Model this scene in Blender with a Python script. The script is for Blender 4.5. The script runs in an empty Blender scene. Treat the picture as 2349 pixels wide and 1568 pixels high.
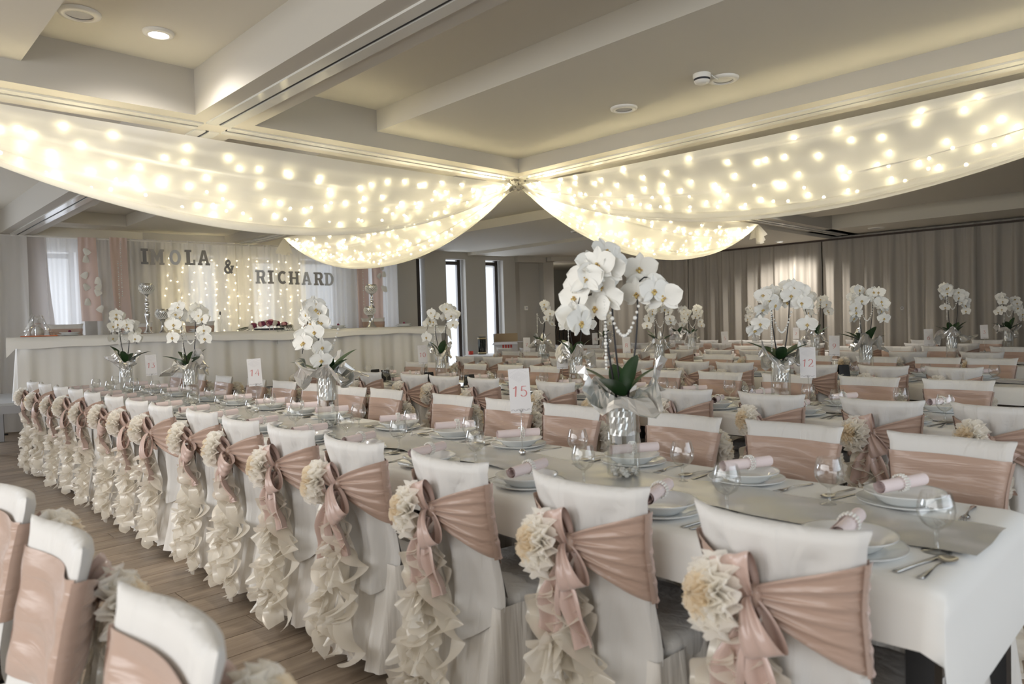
import bpy, bmesh, math, random
from math import sin, cos, pi, radians, sqrt
from mathutils import Vector, Matrix
random.seed(7)
C = bpy.context.scene
COL = C.collection

# ------------------------------------------------------------------ camera, world, lights, exposure
CAMZ = 1.355
YAW, PITCH, ROLL, FPX = -0.800058568, -0.0264356858, -0.0271128731, 1635.6
cy_, sy_, cp_, sp_, cr_, sr_ = cos(YAW), sin(YAW), cos(PITCH), sin(PITCH), cos(ROLL), sin(ROLL)
F_ = Vector((sy_*cp_, cy_*cp_, sp_)); R0 = Vector((cy_, -sy_, 0)); U0 = R0.cross(F_)
R_ = R0*cr_ + U0*sr_; U_ = -R0*sr_ + U0*cr_
cam_d = bpy.data.cameras.new('camera'); cam = bpy.data.objects.new('camera', cam_d); COL.objects.link(cam)
cam.matrix_world = Matrix(((R_.x, U_.x, -F_.x, 0), (R_.y, U_.y, -F_.y, 0), (R_.z, U_.z, -F_.z, CAMZ), (0, 0, 0, 1)))
cam_d.sensor_width = 36; cam_d.lens = 36*FPX/2349; cam_d.clip_start = 0.05; cam_d.clip_end = 200
cam_d.dof.use_dof = True; cam_d.dof.focus_distance = 5.2; cam_d.dof.aperture_fstop = 3.2
C.camera = cam

w = bpy.data.worlds.new('sky'); C.world = w; w.use_nodes = True
bg = w.node_tree.nodes['Background']; bg.inputs[0].default_value = (0.86, 0.92, 1, 1); bg.inputs[1].default_value = 0.9

def lamp(name, kind, loc, energy, color, target=None, **kw):
    d = bpy.data.lights.new(name, kind); d.energy = energy; d.color = color
    for k, v in kw.items(): setattr(d, k, v)
    o = bpy.data.objects.new(name, d); COL.objects.link(o); o.location = loc
    if target is not None:
        o.rotation_euler = (Vector(target)-Vector(loc)).to_track_quat('-Z', 'Y').to_euler()
    return o
DAY = (0.88, 0.94, 1.0)
# daylight through the window openings on the two sides of the hall behind the viewer
lamp('daylight_right', 'AREA', (3.35, 2.6, 1.75), 48, (.80, .90, 1), (-5, 2.6, 1.2), shape='RECTANGLE', size=6.6, size_y=1.9)
lamp('daylight_back', 'AREA', (-2.6, -3.35, 1.75), 128, (1.0, 0.985, 0.955), (-2.6, 5, 1.2), shape='RECTANGLE', size=8.4, size_y=1.9)
C.view_settings.view_transform = 'Standard'; C.view_settings.look = 'None'
C.view_settings.gamma = 1; C.view_settings.use_curve_mapping = False
C.view_settings.exposure = 0.5
cy = C.cycles
cy.max_bounces = 9; cy.diffuse_bounces = 5; cy.glossy_bounces = 3; cy.transmission_bounces = 4
cy.transparent_max_bounces = 16; cy.sample_clamp_indirect = 4; cy.caustics_reflective = False; cy.caustics_refractive = False
cy.use_denoising = True

# ------------------------------------------------------------------ materials
def mat(name, base, rough=0.6, metal=0.0, **kw):
    m = bpy.data.materials.new(name); m.use_nodes = True
    b = m.node_tree.nodes['Principled BSDF']
    b.inputs['Base Color'].default_value = (*base, 1); b.inputs['Roughness'].default_value = rough
    b.inputs['Metallic'].default_value = metal
    for k, v in kw.items(): b.inputs[k].default_value = v
    return m
def bumped(m, scale=200, strength=0.15, dist=0.002, kind='noise'):
    n = m.node_tree.nodes; l = m.node_tree.links
    tc = n.new('ShaderNodeTexCoord'); t = n.new('ShaderNodeTexNoise'); t.inputs['Scale'].default_value = scale
    b = n.new('ShaderNodeBump'); b.inputs['Strength'].default_value = strength; b.inputs['Distance'].default_value = dist
    l.new(tc.outputs['Object'], t.inputs['Vector']); l.new(t.outputs['Fac'], b.inputs['Height'])
    l.new(b.outputs['Normal'], n['Principled BSDF'].inputs['Normal'])
    return m
def folded(m, sc=(20, 20, 3), dist=.014, strength=.6):
    """soft hanging folds in the cloth's relief, longer downwards than across"""
    n = m.node_tree.nodes; l = m.node_tree.links
    tc = n.new('ShaderNodeTexCoord'); oi = n.new('ShaderNodeObjectInfo'); ad = n.new('ShaderNodeVectorMath'); mp = n.new('ShaderNodeMapping'); t = n.new('ShaderNodeTexNoise'); b = n.new('ShaderNodeBump')
    mp.inputs['Scale'].default_value = sc; t.inputs['Scale'].default_value = 1; t.inputs['Detail'].default_value = 2; t.inputs['Distortion'].default_value = .8
    b.inputs['Strength'].default_value = strength; b.inputs['Distance'].default_value = dist
    l.new(tc.outputs['Object'], ad.inputs[0]); l.new(oi.outputs['Random'], ad.inputs[1]); l.new(ad.outputs[0], mp.inputs[0]); l.new(mp.outputs[0], t.inputs['Vector']); l.new(t.outputs['Fac'], b.inputs['Height'])
    src = n['Principled BSDF'].inputs['Normal']
    if src.is_linked: l.new(src.links[0].from_socket, b.inputs['Normal'])
    l.new(b.outputs['Normal'], src); return m
def mottled(m, c1, c2, scale=3.0, detail=4):
    n = m.node_tree.nodes; l = m.node_tree.links
    tc = n.new('ShaderNodeTexCoord'); t = n.new('ShaderNodeTexNoise'); t.inputs['Scale'].default_value = scale; t.inputs['Detail'].default_value = detail
    r = n.new('ShaderNodeValToRGB'); r.color_ramp.elements[0].color = (*c1, 1); r.color_ramp.elements[1].color = (*c2, 1)
    r.color_ramp.elements[0].position = .35; r.color_ramp.elements[1].position = .65
    l.new(tc.outputs['Object'], t.inputs['Vector']); l.new(t.outputs['Fac'], r.inputs['Fac']); l.new(r.outputs['Color'], n['Principled BSDF'].inputs['Base Color'])
    return m
def sheer(name, color, transp, transl, rough=0.8, sheen=0.0):
    """woven see-through cloth: part holes, part light passing through, part plain cloth"""
    m = bpy.data.materials.new(name); m.use_nodes = True; n = m.node_tree.nodes; l = m.node_tree.links
    n.remove(n['Principled BSDF']); out = n['Material Output']
    d = n.new('ShaderNodeBsdfDiffuse'); d.inputs[0].default_value = (*color, 1)
    t = n.new('ShaderNodeBsdfTranslucent'); t.inputs[0].default_value = (*color, 1)
    h = n.new('ShaderNodeBsdfTransparent')
    m1 = n.new('ShaderNodeMixShader'); m1.inputs[0].default_value = transl
    m2 = n.new('ShaderNodeMixShader'); m2.inputs[0].default_value = transp
    l.new(d.outputs[0], m1.inputs[1]); l.new(t.outputs[0], m1.inputs[2])
    last = m1
    if sheen:
        g = n.new('ShaderNodeBsdfGlossy'); g.inputs['Roughness'].default_value = 0.35; g.inputs[0].default_value = (1, .97, .92, 1)
        m3 = n.new('ShaderNodeMixShader'); m3.inputs[0].default_value = sheen
        l.new(m1.outputs[0], m3.inputs[1]); l.new(g.outputs[0], m3.inputs[2]); last = m3
    l.new(last.outputs[0], m2.inputs[1]); l.new(h.outputs[0], m2.inputs[2]); l.new(m2.outputs[0], out.inputs[0])
    return m
def clear_glass(name, lo=.035, hi=.30):
    m = bpy.data.materials.new(name); m.use_nodes = True; n = m.node_tree.nodes; l = m.node_tree.links
    n.remove(n['Principled BSDF']); out = n['Material Output']
    t = n.new('ShaderNodeBsdfTransparent'); t.inputs[0].default_value = (0.985, 0.99, 0.985, 1)
    g = n.new('ShaderNodeBsdfGlossy'); g.inputs['Roughness'].default_value = 0.03
    f = n.new('ShaderNodeLayerWeight'); f.inputs[0].default_value = 0.35
    r = n.new('ShaderNodeMapRange'); r.inputs['To Min'].default_value = lo; r.inputs['To Max'].default_value = hi
    x = n.new('ShaderNodeMixShader')
    l.new(f.outputs['Facing'], r.inputs['Value']); l.new(r.outputs[0], x.inputs[0]); l.new(t.outputs[0], x.inputs[1]); l.new(g.outputs[0], x.inputs[2]); l.new(x.outputs[0], out.inputs[0])
    return m
def glow(name, color, strength, sample=False):
    m = bpy.data.materials.new(name); m.use_nodes = True; n = m.node_tree.nodes
    b = n['Principled BSDF']; b.inputs['Base Color'].default_value = (*color, 1)
    b.inputs['Emission Color'].default_value = (*color, 1); b.inputs['Emission Strength'].default_value = strength
    if not sample:
        try: m.cycles.emission_sampling = 'NONE'
        except Exception: pass
    return m
def woodfloor():
    m = mat('plank_laminate', (.2, .15, .11), 0.38); n = m.node_tree.nodes; l = m.node_tree.links
    b = n['Principled BSDF']
    geo = n.new('ShaderNodeNewGeometry'); oi = n.new('ShaderNodeObjectInfo')
    mp = n.new('ShaderNodeMapping'); mp.inputs['Scale'].default_value = (9, 0.8, 1)
    add = n.new('ShaderNodeVectorMath'); add.operation = 'ADD'
    mul = n.new('ShaderNodeVectorMath'); mul.operation = 'SCALE'; mul.inputs['Scale'].default_value = 30
    comb = n.new('ShaderNodeCombineXYZ'); l.new(oi.outputs['Random'], comb.inputs[0]); l.new(oi.outputs['Random'], comb.inputs[1])
    l.new(comb.outputs[0], mul.inputs[0]); l.new(geo.outputs['Position'], mp.inputs[0]); l.new(mp.outputs[0], add.inputs[0]); l.new(mul.outputs[0], add.inputs[1])
    t = n.new('ShaderNodeTexNoise'); t.inputs['Scale'].default_value = 2.2; t.inputs['Detail'].default_value = 8; t.inputs['Roughness'].default_value = .65; t.inputs['Distortion'].default_value = .6
    l.new(add.outputs[0], t.inputs['Vector'])
    r = n.new('ShaderNodeValToRGB'); e = r.color_ramp.elements
    e[0].position = .28; e[0].color = (.17, .125, .09, 1); e[1].position = .72; e[1].color = (.42, .33, .245, 1)
    e2 = e.new(.5); e2.color = (.29, .222, .163, 1)
    l.new(t.outputs['Fac'], r.inputs[0])
    hv = n.new('ShaderNodeHueSaturation'); mr = n.new('ShaderNodeMapRange'); mr.inputs['To Min'].default_value = .85; mr.inputs['To Max'].default_value = 1.12
    l.new(oi.outputs['Random'], mr.inputs['Value']); l.new(mr.outputs[0], hv.inputs['Value']); l.new(r.outputs[0], hv.inputs['Color']); l.new(hv.outputs[0], b.inputs['Base Color'])
    bp = n.new('ShaderNodeBump'); bp.inputs['Strength'].default_value = .08; l.new(t.outputs['Fac'], bp.inputs['Height']); l.new(bp.outputs[0], b.inputs['Normal'])
    return m
M = dict(
    dark_letter=mat('dark_grey_letter', (.19, .185, .185), .5), mid_letter=mat('mid_grey_letter', (.31, .30, .285), .5),
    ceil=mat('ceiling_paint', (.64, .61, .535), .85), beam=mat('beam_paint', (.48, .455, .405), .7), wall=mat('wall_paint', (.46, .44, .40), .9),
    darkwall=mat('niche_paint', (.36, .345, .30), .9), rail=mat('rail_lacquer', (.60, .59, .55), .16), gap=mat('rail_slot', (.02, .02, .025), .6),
    floor=woodfloor(), frame=mat('window_frame_brown', (.045, .034, .028), .5), reveal=mat('window_reveal', (.62, .61, .60), .8),
    cover=folded(bumped(mat('chair_cover_cloth', (.67, .655, .635), .62, **{'Sheen Weight': .15}), 350, .12)),
    skirt=folded(bumped(mat('chair_skirt_cloth', (.78, .75, .71), .65), 350, .12), (26, 26, 2)),
    satin=folded(mat('blush_satin', (.45, .315, .252), .30, **{'Sheen Weight': .3, 'Anisotropic': .4}), (5, 12, 34), .008, .6),
    satinl=mat('pale_blush_satin', (.57, .42, .37), .22, **{'Sheen Weight': .3, 'Anisotropic': .4}),
    gath=mat('gathered_white_hem', (.80, .77, .77), .5),
    tulle=sheer('cream_tulle', (1, .97, .91), .12, .55), peach=sheer('peach_tulle', (1, .90, .74), .15, .55),
    organza=sheer('ivory_organza', (1, .95, .86), .12, .45, sheen=.16),
    black=mat('black_leg', (.02, .02, .022), .4), cloth=bumped(mat('white_tablecloth', (.86, .85, .825), .7), 500, .1),
    runner=mat('silver_runner', (.46, .445, .41), .25, .4, **{'Sheen Weight': .2}), tabwood=mat('table_brown', (.045, .028, .022), .5),
    china=mat('china', (.80, .81, .80), .12), napkin=bumped(mat('pink_napkin', (.84, .72, .715), .8), 400, .15), napin=mat('napkin_inside', (.42, .16, .17), .8),
    silver=mat('cutlery_steel', (.55, .54, .52), .18, 1), chrome=mat('chrome', (.75, .75, .75), .1, 1), foil=mat('silver_foil', (.84, .83, .81), .26, .72),
    glass=clear_glass('clear_glass'), wine=clear_glass('wine_glass_crystal', .07, .62), pebble=mat('white_pebble', (.9, .88, .84), .5), leaf=mat('orchid_leaf', (.025, .065, .020), .35),
    stem=mat('orchid_stem', (.022, .02, .022), .5), petal=mat('orchid_petal', (.88, .87, .82), .55, **{'Subsurface Weight': 0.0}), lip=mottled(mat('orchid_lip', (.6, .4, .1), .5), (.72, .60, .22), (.42, .20, .07), 90),
    crystal=mat('crystal_bead', (.85, .84, .80), .05, .0, **{'Specular IOR Level': 1.0}), card=mat('card_paper', (.76, .745, .75), .8), pinkink=mat('pink_ink', (.62, .25, .25), .7), greyink=mat('grey_ink', (.45, .43, .44), .8),
    drape=sheer('sheer_white_drape', (.95, .94, .90), .24, .5), drapetie=sheer('gathered_drape', (.93, .90, .82), .1, .4),
    curtain=sheer('sheer_white_curtain', (.90, .89, .88), .16, .46), taupe=sheer('taupe_curtain', (.55, .51, .49), .05, .25),
    grey=sheer('grey_curtain', (.46, .43, .385), .03, .05), pinkpanel=sheer('pink_satin_panel', (.64, .475, .425), .02, .3, sheen=.10),
    bulb=glow('warm_bulb', (1, .86, .52), 22), soft_bulb=glow('warm_curtain_bulb', (1, .84, .50), 11), spot=glow('lit_lamp', (1, .97, .95), 14), wire=mat('pale_wire', (.75, .72, .6), .5),
    plastic=mat('white_plastic', (.80, .78, .72), .4), speaker=mat('speaker_mesh', (.50, .50, .52), .6), deck=bumped(mat('stage_metal', (.30, .30, .31), .4, .5), 60, .1), decktop=mat('stage_deck', (.48, .49, .50), .3),
    skirtc=mat('table_skirt_cloth', (.80, .785, .75), .75), grey_letter=mat('grey_painted_letter', (.38, .365, .345), .5), light_letter=mat('silver_letter', (.56, .58, .61), .35),
    barrel=mat('barrel_wood', (.050, .034, .026), .5), hoop=mat('barrel_dark', (.018, .015, .014), .45), cardboard=mat('cardboard', (.42, .32, .20), .8), boxwhite=mat('box_white', (.72, .70, .70), .6), red=mat('red_print', (.60, .06, .04), .5),
    bottle=mottled(mat('dark_reed', (.03, .035, .03), .4), (.02, .025, .022), (.09, .10, .085), 40), gold=mat('gold_band', (.55, .45, .25), .5), green=mat('fern', (.03, .06, .025), .6),
    rosew=mat('rose_white', (.82, .78, .70), .7), rosep=mat('rose_pink', (.70, .36, .36), .7), roseb=mat('rose_burgundy', (.17, .02, .06), .7), cello=clear_glass('cellophane', .16, .6), orange=mat('orange_tray', (.65, .18, .06), .5), tinted=mat('dark_menu', (.012, .012, .014), .3),
)
# ------------------------------------------------------------------ mesh helpers
CH = {}
class MB:
    """collects vertices and faces for one mesh"""
    def __init__(s): s.v = []; s.f = []; s.m = []
    def add(s, vs, fs, mi=0):
        o = len(s.v); s.v += [tuple(p) for p in vs]; s.f += [tuple(i+o for i in q) for q in fs]; s.m += [mi]*len(fs); return s
    def grid(s, nu, nv, fn, mi=0, wrap=False):
        vs = [fn(i/nu, j/nv) for j in range(nv+1) for i in range(nu+(0 if wrap else 1))]
        W = nu if wrap else nu+1
        fs = [(j*W+i, j*W+(i+1) % W, (j+1)*W+(i+1) % W, (j+1)*W+i) for j in range(nv) for i in range(nu)]
        return s.add(vs, fs, mi)
    def box(s, x0, x1, y0, y1, z0, z1, mi=0):
        return s.add([(x0, y0, z0), (x1, y0, z0), (x1, y1, z0), (x0, y1, z0), (x0, y0, z1), (x1, y0, z1), (x1, y1, z1), (x0, y1, z1)],
                     [(3, 2, 1, 0), (4, 5, 6, 7), (0, 1, 5, 4), (1, 2, 6, 5), (2, 3, 7, 6), (3, 0, 4, 7)], mi)
    def lathe(s, prof, n=24, c=(0, 0, 0), mi=0, a0=0, a1=2*pi):
        return s.grid(n, len(prof)-1, lambda u, v: (c[0]+prof[round(v*(len(prof)-1))][0]*cos(a0+(a1-a0)*u), c[1]+prof[round(v*(len(prof)-1))][0]*sin(a0+(a1-a0)*u), c[2]+prof[round(v*(len(prof)-1))][1]), mi, wrap=abs(a1-a0-2*pi) < 1e-6)
    def tube(s, pts, r, n=8, mi=0, cap=True):
        pts = [Vector(p) for p in pts]; rr = r if callable(r) else (lambda t: r)
        rows = []; up = Vector((0, 0, 1))
        for i, p in enumerate(pts):
            t = (pts[min(i+1, len(pts)-1)]-pts[max(i-1, 0)]).normalized()
            a = t.cross(up);
            if a.length < 1e-3: a = t.cross(Vector((1, 0, 0)))
            a.normalize(); b = t.cross(a); q = rr(i/max(1, len(pts)-1))
            rows.append([p+a*q*cos(2*pi*k/n)+b*q*sin(2*pi*k/n) for k in range(n)])
        vs = [v for r_ in rows for v in r_]
        fs = [(j*n+k, j*n+(k+1) % n, (j+1)*n+(k+1) % n, (j+1)*n+k) for j in range(len(rows)-1) for k in range(n)]
        if cap: fs += [tuple(range(n-1, -1, -1)), tuple((len(rows)-1)*n+k for k in range(n))]
        return s.add(vs, fs, mi)
    def ball(s, c, r, mi=0, n=8, m=5, sq=(1, 1, 1)):
        vs = []; fs = []
        for j in range(1, m):
            a = pi*j/m
            for i in range(n): vs.append((c[0]+r*sq[0]*sin(a)*cos(2*pi*i/n), c[1]+r*sq[1]*sin(a)*sin(2*pi*i/n), c[2]+r*sq[2]*cos(a)))
        vs += [(c[0], c[1], c[2]+r*sq[2]), (c[0], c[1], c[2]-r*sq[2])]; t, b = len(vs)-2, len(vs)-1
        for j in range(m-2):
            for i in range(n): fs.append((j*n+i, (j+1)*n+i, (j+1)*n+(i+1) % n, j*n+(i+1) % n))
        fs += [(t, i, (i+1) % n) for i in range(n)] + [(b, (m-2)*n+(i+1) % n, (m-2)*n+i) for i in range(n)]
        return s.add(vs, fs, mi)
    def mesh(s, name, mats, smooth=True):
        me = bpy.data.meshes.new(name); me.from_pydata(s.v, [], s.f)
        for k in (mats if isinstance(mats, (list, tuple)) else [mats]): me.materials.append(M[k] if isinstance(k, str) else k)
        if any(s.m): me.polygons.foreach_set('material_index', s.m)
        if smooth: me.polygons.foreach_set('use_smooth', [True]*len(me.polygons))
        me.update(); return me
    def obj(s, name, mats, parent=None, smooth=True, bevel=0, loc=None):
        me = s.mesh(name, mats, smooth)
        if bevel:
            bm = bmesh.new(); bm.from_mesh(me); bmesh.ops.remove_doubles(bm, verts=bm.verts, dist=1e-5)
            bmesh.ops.bevel(bm, geom=[e for e in bm.edges if e.is_manifold and e.calc_face_angle(0) > .5], offset=bevel, segments=2, profile=.5, affect='EDGES'); bm.to_mesh(me); bm.free()
        return put(name, me, parent, loc)
def put(name, me, parent=None, loc=None, rot=None):
    o = bpy.data.objects.new(name, me); COL.objects.link(o)
    if parent is not None: o.parent = parent; CH.setdefault(parent, []).append(o)
    if loc is not None: o.location = loc
    if rot is not None: o.rotation_euler = rot
    return o
def tag(o, label, cat, group=None, kind=None):
    o['label'] = label; o['category'] = cat
    if group: o['group'] = group
    if kind: o['kind'] = kind
    return o
def thing(name, label, cat, loc=(0, 0, 0), rz=0, group=None):
    o = bpy.data.objects.new(name, None); COL.objects.link(o); o.location = loc; o.rotation_euler = (0, 0, rz); o.empty_display_size = .05
    return tag(o, label, cat, group)
def struct(o): o['kind'] = 'structure'; return o
def stuff(o): o['kind'] = 'stuff'; return o
def dup(root, loc=None, rz=None, label=None, group=None, skip=(), rot=None):
    r = root.copy(); COL.objects.link(r)
    if loc is not None: r.location = loc
    if rz is not None: r.rotation_euler = (0, 0, rz)
    if rot is not None: r.rotation_euler = rot
    if label: r['label'] = label
    if group: r['group'] = group
    for c in CH.get(root, []):
        if c.name.split('.')[0] in skip: continue
        k = c.copy(); COL.objects.link(k); k.parent = r; CH.setdefault(r, []).append(k)
        for g in CH.get(c, []):
            q = g.copy(); COL.objects.link(q); q.parent = k; CH.setdefault(k, []).append(q)
    return r
ORD = ['first', 'second', 'third', 'fourth', 'fifth', 'sixth', 'seventh', 'eighth', 'ninth', 'tenth', 'eleventh', 'twelfth']
def sm(a, b, x): x = max(0, min(1, (x-a)/(b-a))); return x*x*(3-2*x)

# ------------------------------------------------------------------ the room shell
WAZ = radians(11); W0 = Vector((-12.2, 2.38, 0)); WD = Vector((sin(WAZ), cos(WAZ), 0)); WN = Vector((WD.y, -WD.x, 0))
def wp(s, off, z=0): p = W0+WD*s+WN*off; return (p.x, p.y, z)
YB = 13.55
fl = MB().box(-13.2, 3.2, -3.2, 14.95, -.12, -.006).obj('floor', 'floor', smooth=False); struct(fl)
# floor planks of the open aisle, each laid one by one
px_w = .19; meshes = {}
for i in range(55):
    x = -10.35+i*px_w; y = -.62+((i*.47) % 1.28)-1.28
    while y < 1.95:
        y0, y1 = max(y, -.62), min(y+1.28, 2.1)
        if y1-y0 > .03:
            k = round(y1-y0, 3)
            if k not in meshes: meshes[k] = MB().add([(.0012, .0012, -.006), (px_w-.0012, .0012, -.006), (px_w-.0012, k-.0012, -.006), (.0012, k-.0012, -.006), (.003, .003, 0), (px_w-.003, .003, 0), (px_w-.003, k-.003, 0), (.003, k-.003, 0)], [(4, 5, 6, 7), (0, 1, 5, 4), (1, 2, 6, 5), (2, 3, 7, 6), (3, 0, 4, 7)]).mesh('plank', 'floor', False)
            put('plank', meshes[k], fl, (x, y0, 0))
        y += 1.28
HI, LO, BB = 3.085, 2.915, 2.785
XB = -5.06
def slab(name, x0, x1, y0, y1, z0, z1, m='ceil', bevel=0): return struct(MB().box(x0, x1, y0, y1, z0, z1).obj(name, m, smooth=False, bevel=bevel))
slab('ceiling', -12.9, 3.2, -3.2, 14.95, HI, HI+.1)
for (a, b, c, d, z) in [(-4.84, 3.2, -3.2, .88, LO), (-4.84, 3.2, 3.26, 4.85, LO), (-13.2, -5.28, 3.28, 4.85, LO), (-13.2, -11.4, 2.25, 3.28, LO), (-4.84, 3.2, 5.28, 11.5, LO), (-12.0, -5.28, 5.28, 7.26, LO), (-11.5, -5.28, 7.26, 9.36, BB), (-11.1, -5.28, 9.36, 11.5, 2.73), (-12.85, -5.28, 11.5, 14.95, 2.73), (-5.28, 3.2, 12.26, 14.95, BB), (-13.2, -11.95, 2.25, 4.85, BB)]:
    slab('ceiling_panel', a, b, c, d, z, HI)
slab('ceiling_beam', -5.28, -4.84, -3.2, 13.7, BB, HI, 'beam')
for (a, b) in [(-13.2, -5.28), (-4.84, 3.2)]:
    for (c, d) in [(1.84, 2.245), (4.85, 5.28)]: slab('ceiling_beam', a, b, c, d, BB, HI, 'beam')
# track rails under the beams: two lacquered strips with a dark slot between
n = 0
def rail(x0, x1, y0, y1, along):
    global n
    n += 1; r = MB(); g = MB()
    if along == 'y':
        xc = (x0+x1)/2
        r.box(xc-.085, xc-.016, y0, y1, BB-.012, BB); r.box(xc+.016, xc+.085, y0, y1, BB-.012, BB); g.box(xc-.016, xc+.016, y0, y1, BB-.004, BB)
    else:
        yc = (y0+y1)/2
        r.box(x0, x1, yc-.085, yc-.012, BB-.012, BB); r.box(x0, x1, yc+.012, yc+.085, BB-.012, BB); g.box(x0, x1, yc-.012, yc+.012, BB-.004, BB)
    o = struct(r.obj('trim_%d' % n, 'rail', smooth=False)); g.obj('slot', 'gap', o, smooth=False)
rail(XB, XB, -3, 1.945, 'y'); rail(XB, XB, 2.135, 4.965, 'y'); rail(XB, XB, 5.155, 13.3, 'y')
for yy in (2.04, 5.06): rail(-12.2, XB-.1, yy, yy, 'x'); rail(XB+.1, 3.1, yy, yy, 'x')
# left wall, built in wall coordinates with its window openings
def wallmesh(name, s0, s1, z0, z1, th, holes, m):
    b = MB(); ss = sorted({s0, s1, *[q for h in holes for q in h[:2]]}); zz = sorted({z0, z1, *[q for h in holes for q in h[2:]]})
    for i in range(len(ss)-1):
        for j in range(len(zz)-1):
            a, c, d, e = ss[i], ss[i+1], zz[j], zz[j+1]
            if any(h[0] <= a+1e-6 and c <= h[1]+1e-6 and h[2] <= d+1e-6 and e <= h[3]+1e-6 for h in holes): continue
            P = [wp(a, 0, d), wp(c, 0, d), wp(c, 0, e), wp(a, 0, e), wp(a, -th, d), wp(c, -th, d), wp(c, -th, e), wp(a, -th, e)]
            b.add(P, [(0, 1, 2, 3), (7, 6, 5, 4), (0, 4, 5, 1), (1, 5, 6, 2), (2, 6, 7, 3), (3, 7, 4, 0)])
    return struct(b.obj(name, m, smooth=False))
slits = [(5.97, 6.15, .25, 2.65), (6.61, 7.05, .25, 2.65), (7.52, 7.94, .25, 2.65)]
bigs = [(.02, .42, .9, 2.6), (1.95, 2.5, .9, 2.6), (2.95, 3.45, .9, 2.6), (3.75, 4.5, .9, 2.6), (4.95, 5.4, .9, 2.6), (-4.3, -1.75, .3, 2.6)]
wallmesh('wall_left', -5.6, 8.24, 0, 3.1, .32, slits+bigs, 'wall')
for i, (a, b_, c, d) in enumerate(slits+bigs):
    fr = MB(); t = .055 if i < 3 else .05
    for (p, q, e, f) in [(a, a+.03, c, d), (b_-.1, b_-.1+t+.02, c, d), (a, b_-.05, d-.1, d-.03), (a, b_-.05, c, c+.07)]:
        P = [wp(p, -.17, e), wp(q, -.17, e), wp(q, -.17, f), wp(p, -.17, f), wp(p, -.24, e), wp(q, -.24, e), wp(q, -.24, f), wp(p, -.24, f)]
        fr.add(P, [(0, 1, 2, 3), (7, 6, 5, 4), (0, 4, 5, 1), (1, 5, 6, 2), (2, 6, 7, 3), (3, 7, 4, 0)])
    o = struct(fr.obj('window_%d' % (i+1), 'frame', smooth=False)); 
    MB().add([wp(a, -.205, c), wp(b_-.05, -.205, c), wp(b_-.05, -.205, d), wp(a, -.205, d)], [(0, 1, 2, 3)]).obj('pane', 'glass', o, smooth=False)
    ctr = Vector(wp((a+b_)/2, -.36, (c+d)/2)); tgt = ctr+WN
    lamp('window_daylight', 'AREA', ctr, (16, 16, 16, 10, 1.2, 1.2, 2.5, 4, 140)[i], (.80, .87, 1), tgt, shape='RECTANGLE', size=b_-a, size_y=d-c)
# recess wall, pier and dark niche with the barrel
def prism(pts, z0, z1, name, m):
    k = len(pts); b = MB().add([(x, y, z0) for x, y in pts]+[(x, y, z1) for x, y in pts], [tuple(range(k-1, -1, -1)), tuple(range(k, 2*k))]+[(i, (i+1) % k, k+(i+1) % k, k+i) for i in range(k)]); return struct(b.obj(name, m, smooth=False))
prism([wp(8.24, 0)[:2], wp(8.24, -.3)[:2], wp(9.0, -.55)[:2], wp(8.95, -.12)[:2], wp(8.42, -.12)[:2]], 0, 2.8, 'wall_recess', 'wall')
prism([wp(8.93, .05)[:2], wp(9.2, .05)[:2], wp(9.2, -.6)[:2], wp(8.93, -.6)[:2]], 0, 2.8, 'wall_pier', 'wall')
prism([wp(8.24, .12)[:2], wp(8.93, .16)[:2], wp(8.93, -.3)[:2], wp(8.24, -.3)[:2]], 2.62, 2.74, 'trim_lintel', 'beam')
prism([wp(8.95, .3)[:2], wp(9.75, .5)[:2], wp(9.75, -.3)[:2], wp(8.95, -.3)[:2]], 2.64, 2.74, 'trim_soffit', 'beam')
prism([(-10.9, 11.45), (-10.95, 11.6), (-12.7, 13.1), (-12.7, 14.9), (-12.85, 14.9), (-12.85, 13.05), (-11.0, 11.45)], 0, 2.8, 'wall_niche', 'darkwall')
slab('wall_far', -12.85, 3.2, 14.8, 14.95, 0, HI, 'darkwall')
# enclosing walls beside and behind the viewer, with their window openings
def xwall(name, x, y0, y1, hole, m='wall'):
    b = MB(); a, c, d, e = hole
    for (p, q, r_, s_) in [(y0, a, 0, HI), (c, y1, 0, HI), (a, c, 0, d), (a, c, e, HI)]: b.box(x, x+.15, p, q, r_, s_)
    return struct(b.obj(name, m, smooth=False))
xwall('wall_right', 3.2, -3.2, 13.9, (-.75, 5.95, .75, 2.7))
b = MB(); a, c, d, e = (-6.85, 1.65, .75, 2.7)
for (p, q, r_, s_) in [(-13.5, a, 0, HI), (c, 3.35, 0, HI), (a, c, 0, d), (a, c, e, HI)]: b.box(p, q, -3.35, -3.2, r_, s_)
struct(b.obj('wall_back', 'wall', smooth=False))
lamp('niche_fill', 'POINT', (-11.25, 12.0, 2.2), 9, (1, .93, .80), shadow_soft_size=.08)  # added fill light with no fixture, hidden behind the pier to brighten the niche
# thermostat on the recess wall
t = thing('thermostat', 'small white square thermostat on the wall beside the pier', 'thermostat', wp(8.56, -.115, 1.62), -WAZ)
MB().box(0, .025, -.045, .045, 0, .09).obj('housing', 'plastic', t, smooth=False, bevel=.006); MB().box(.025, .028, -.015, .03, .035, .065).obj('screen', 'speaker', t, smooth=False)

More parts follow.
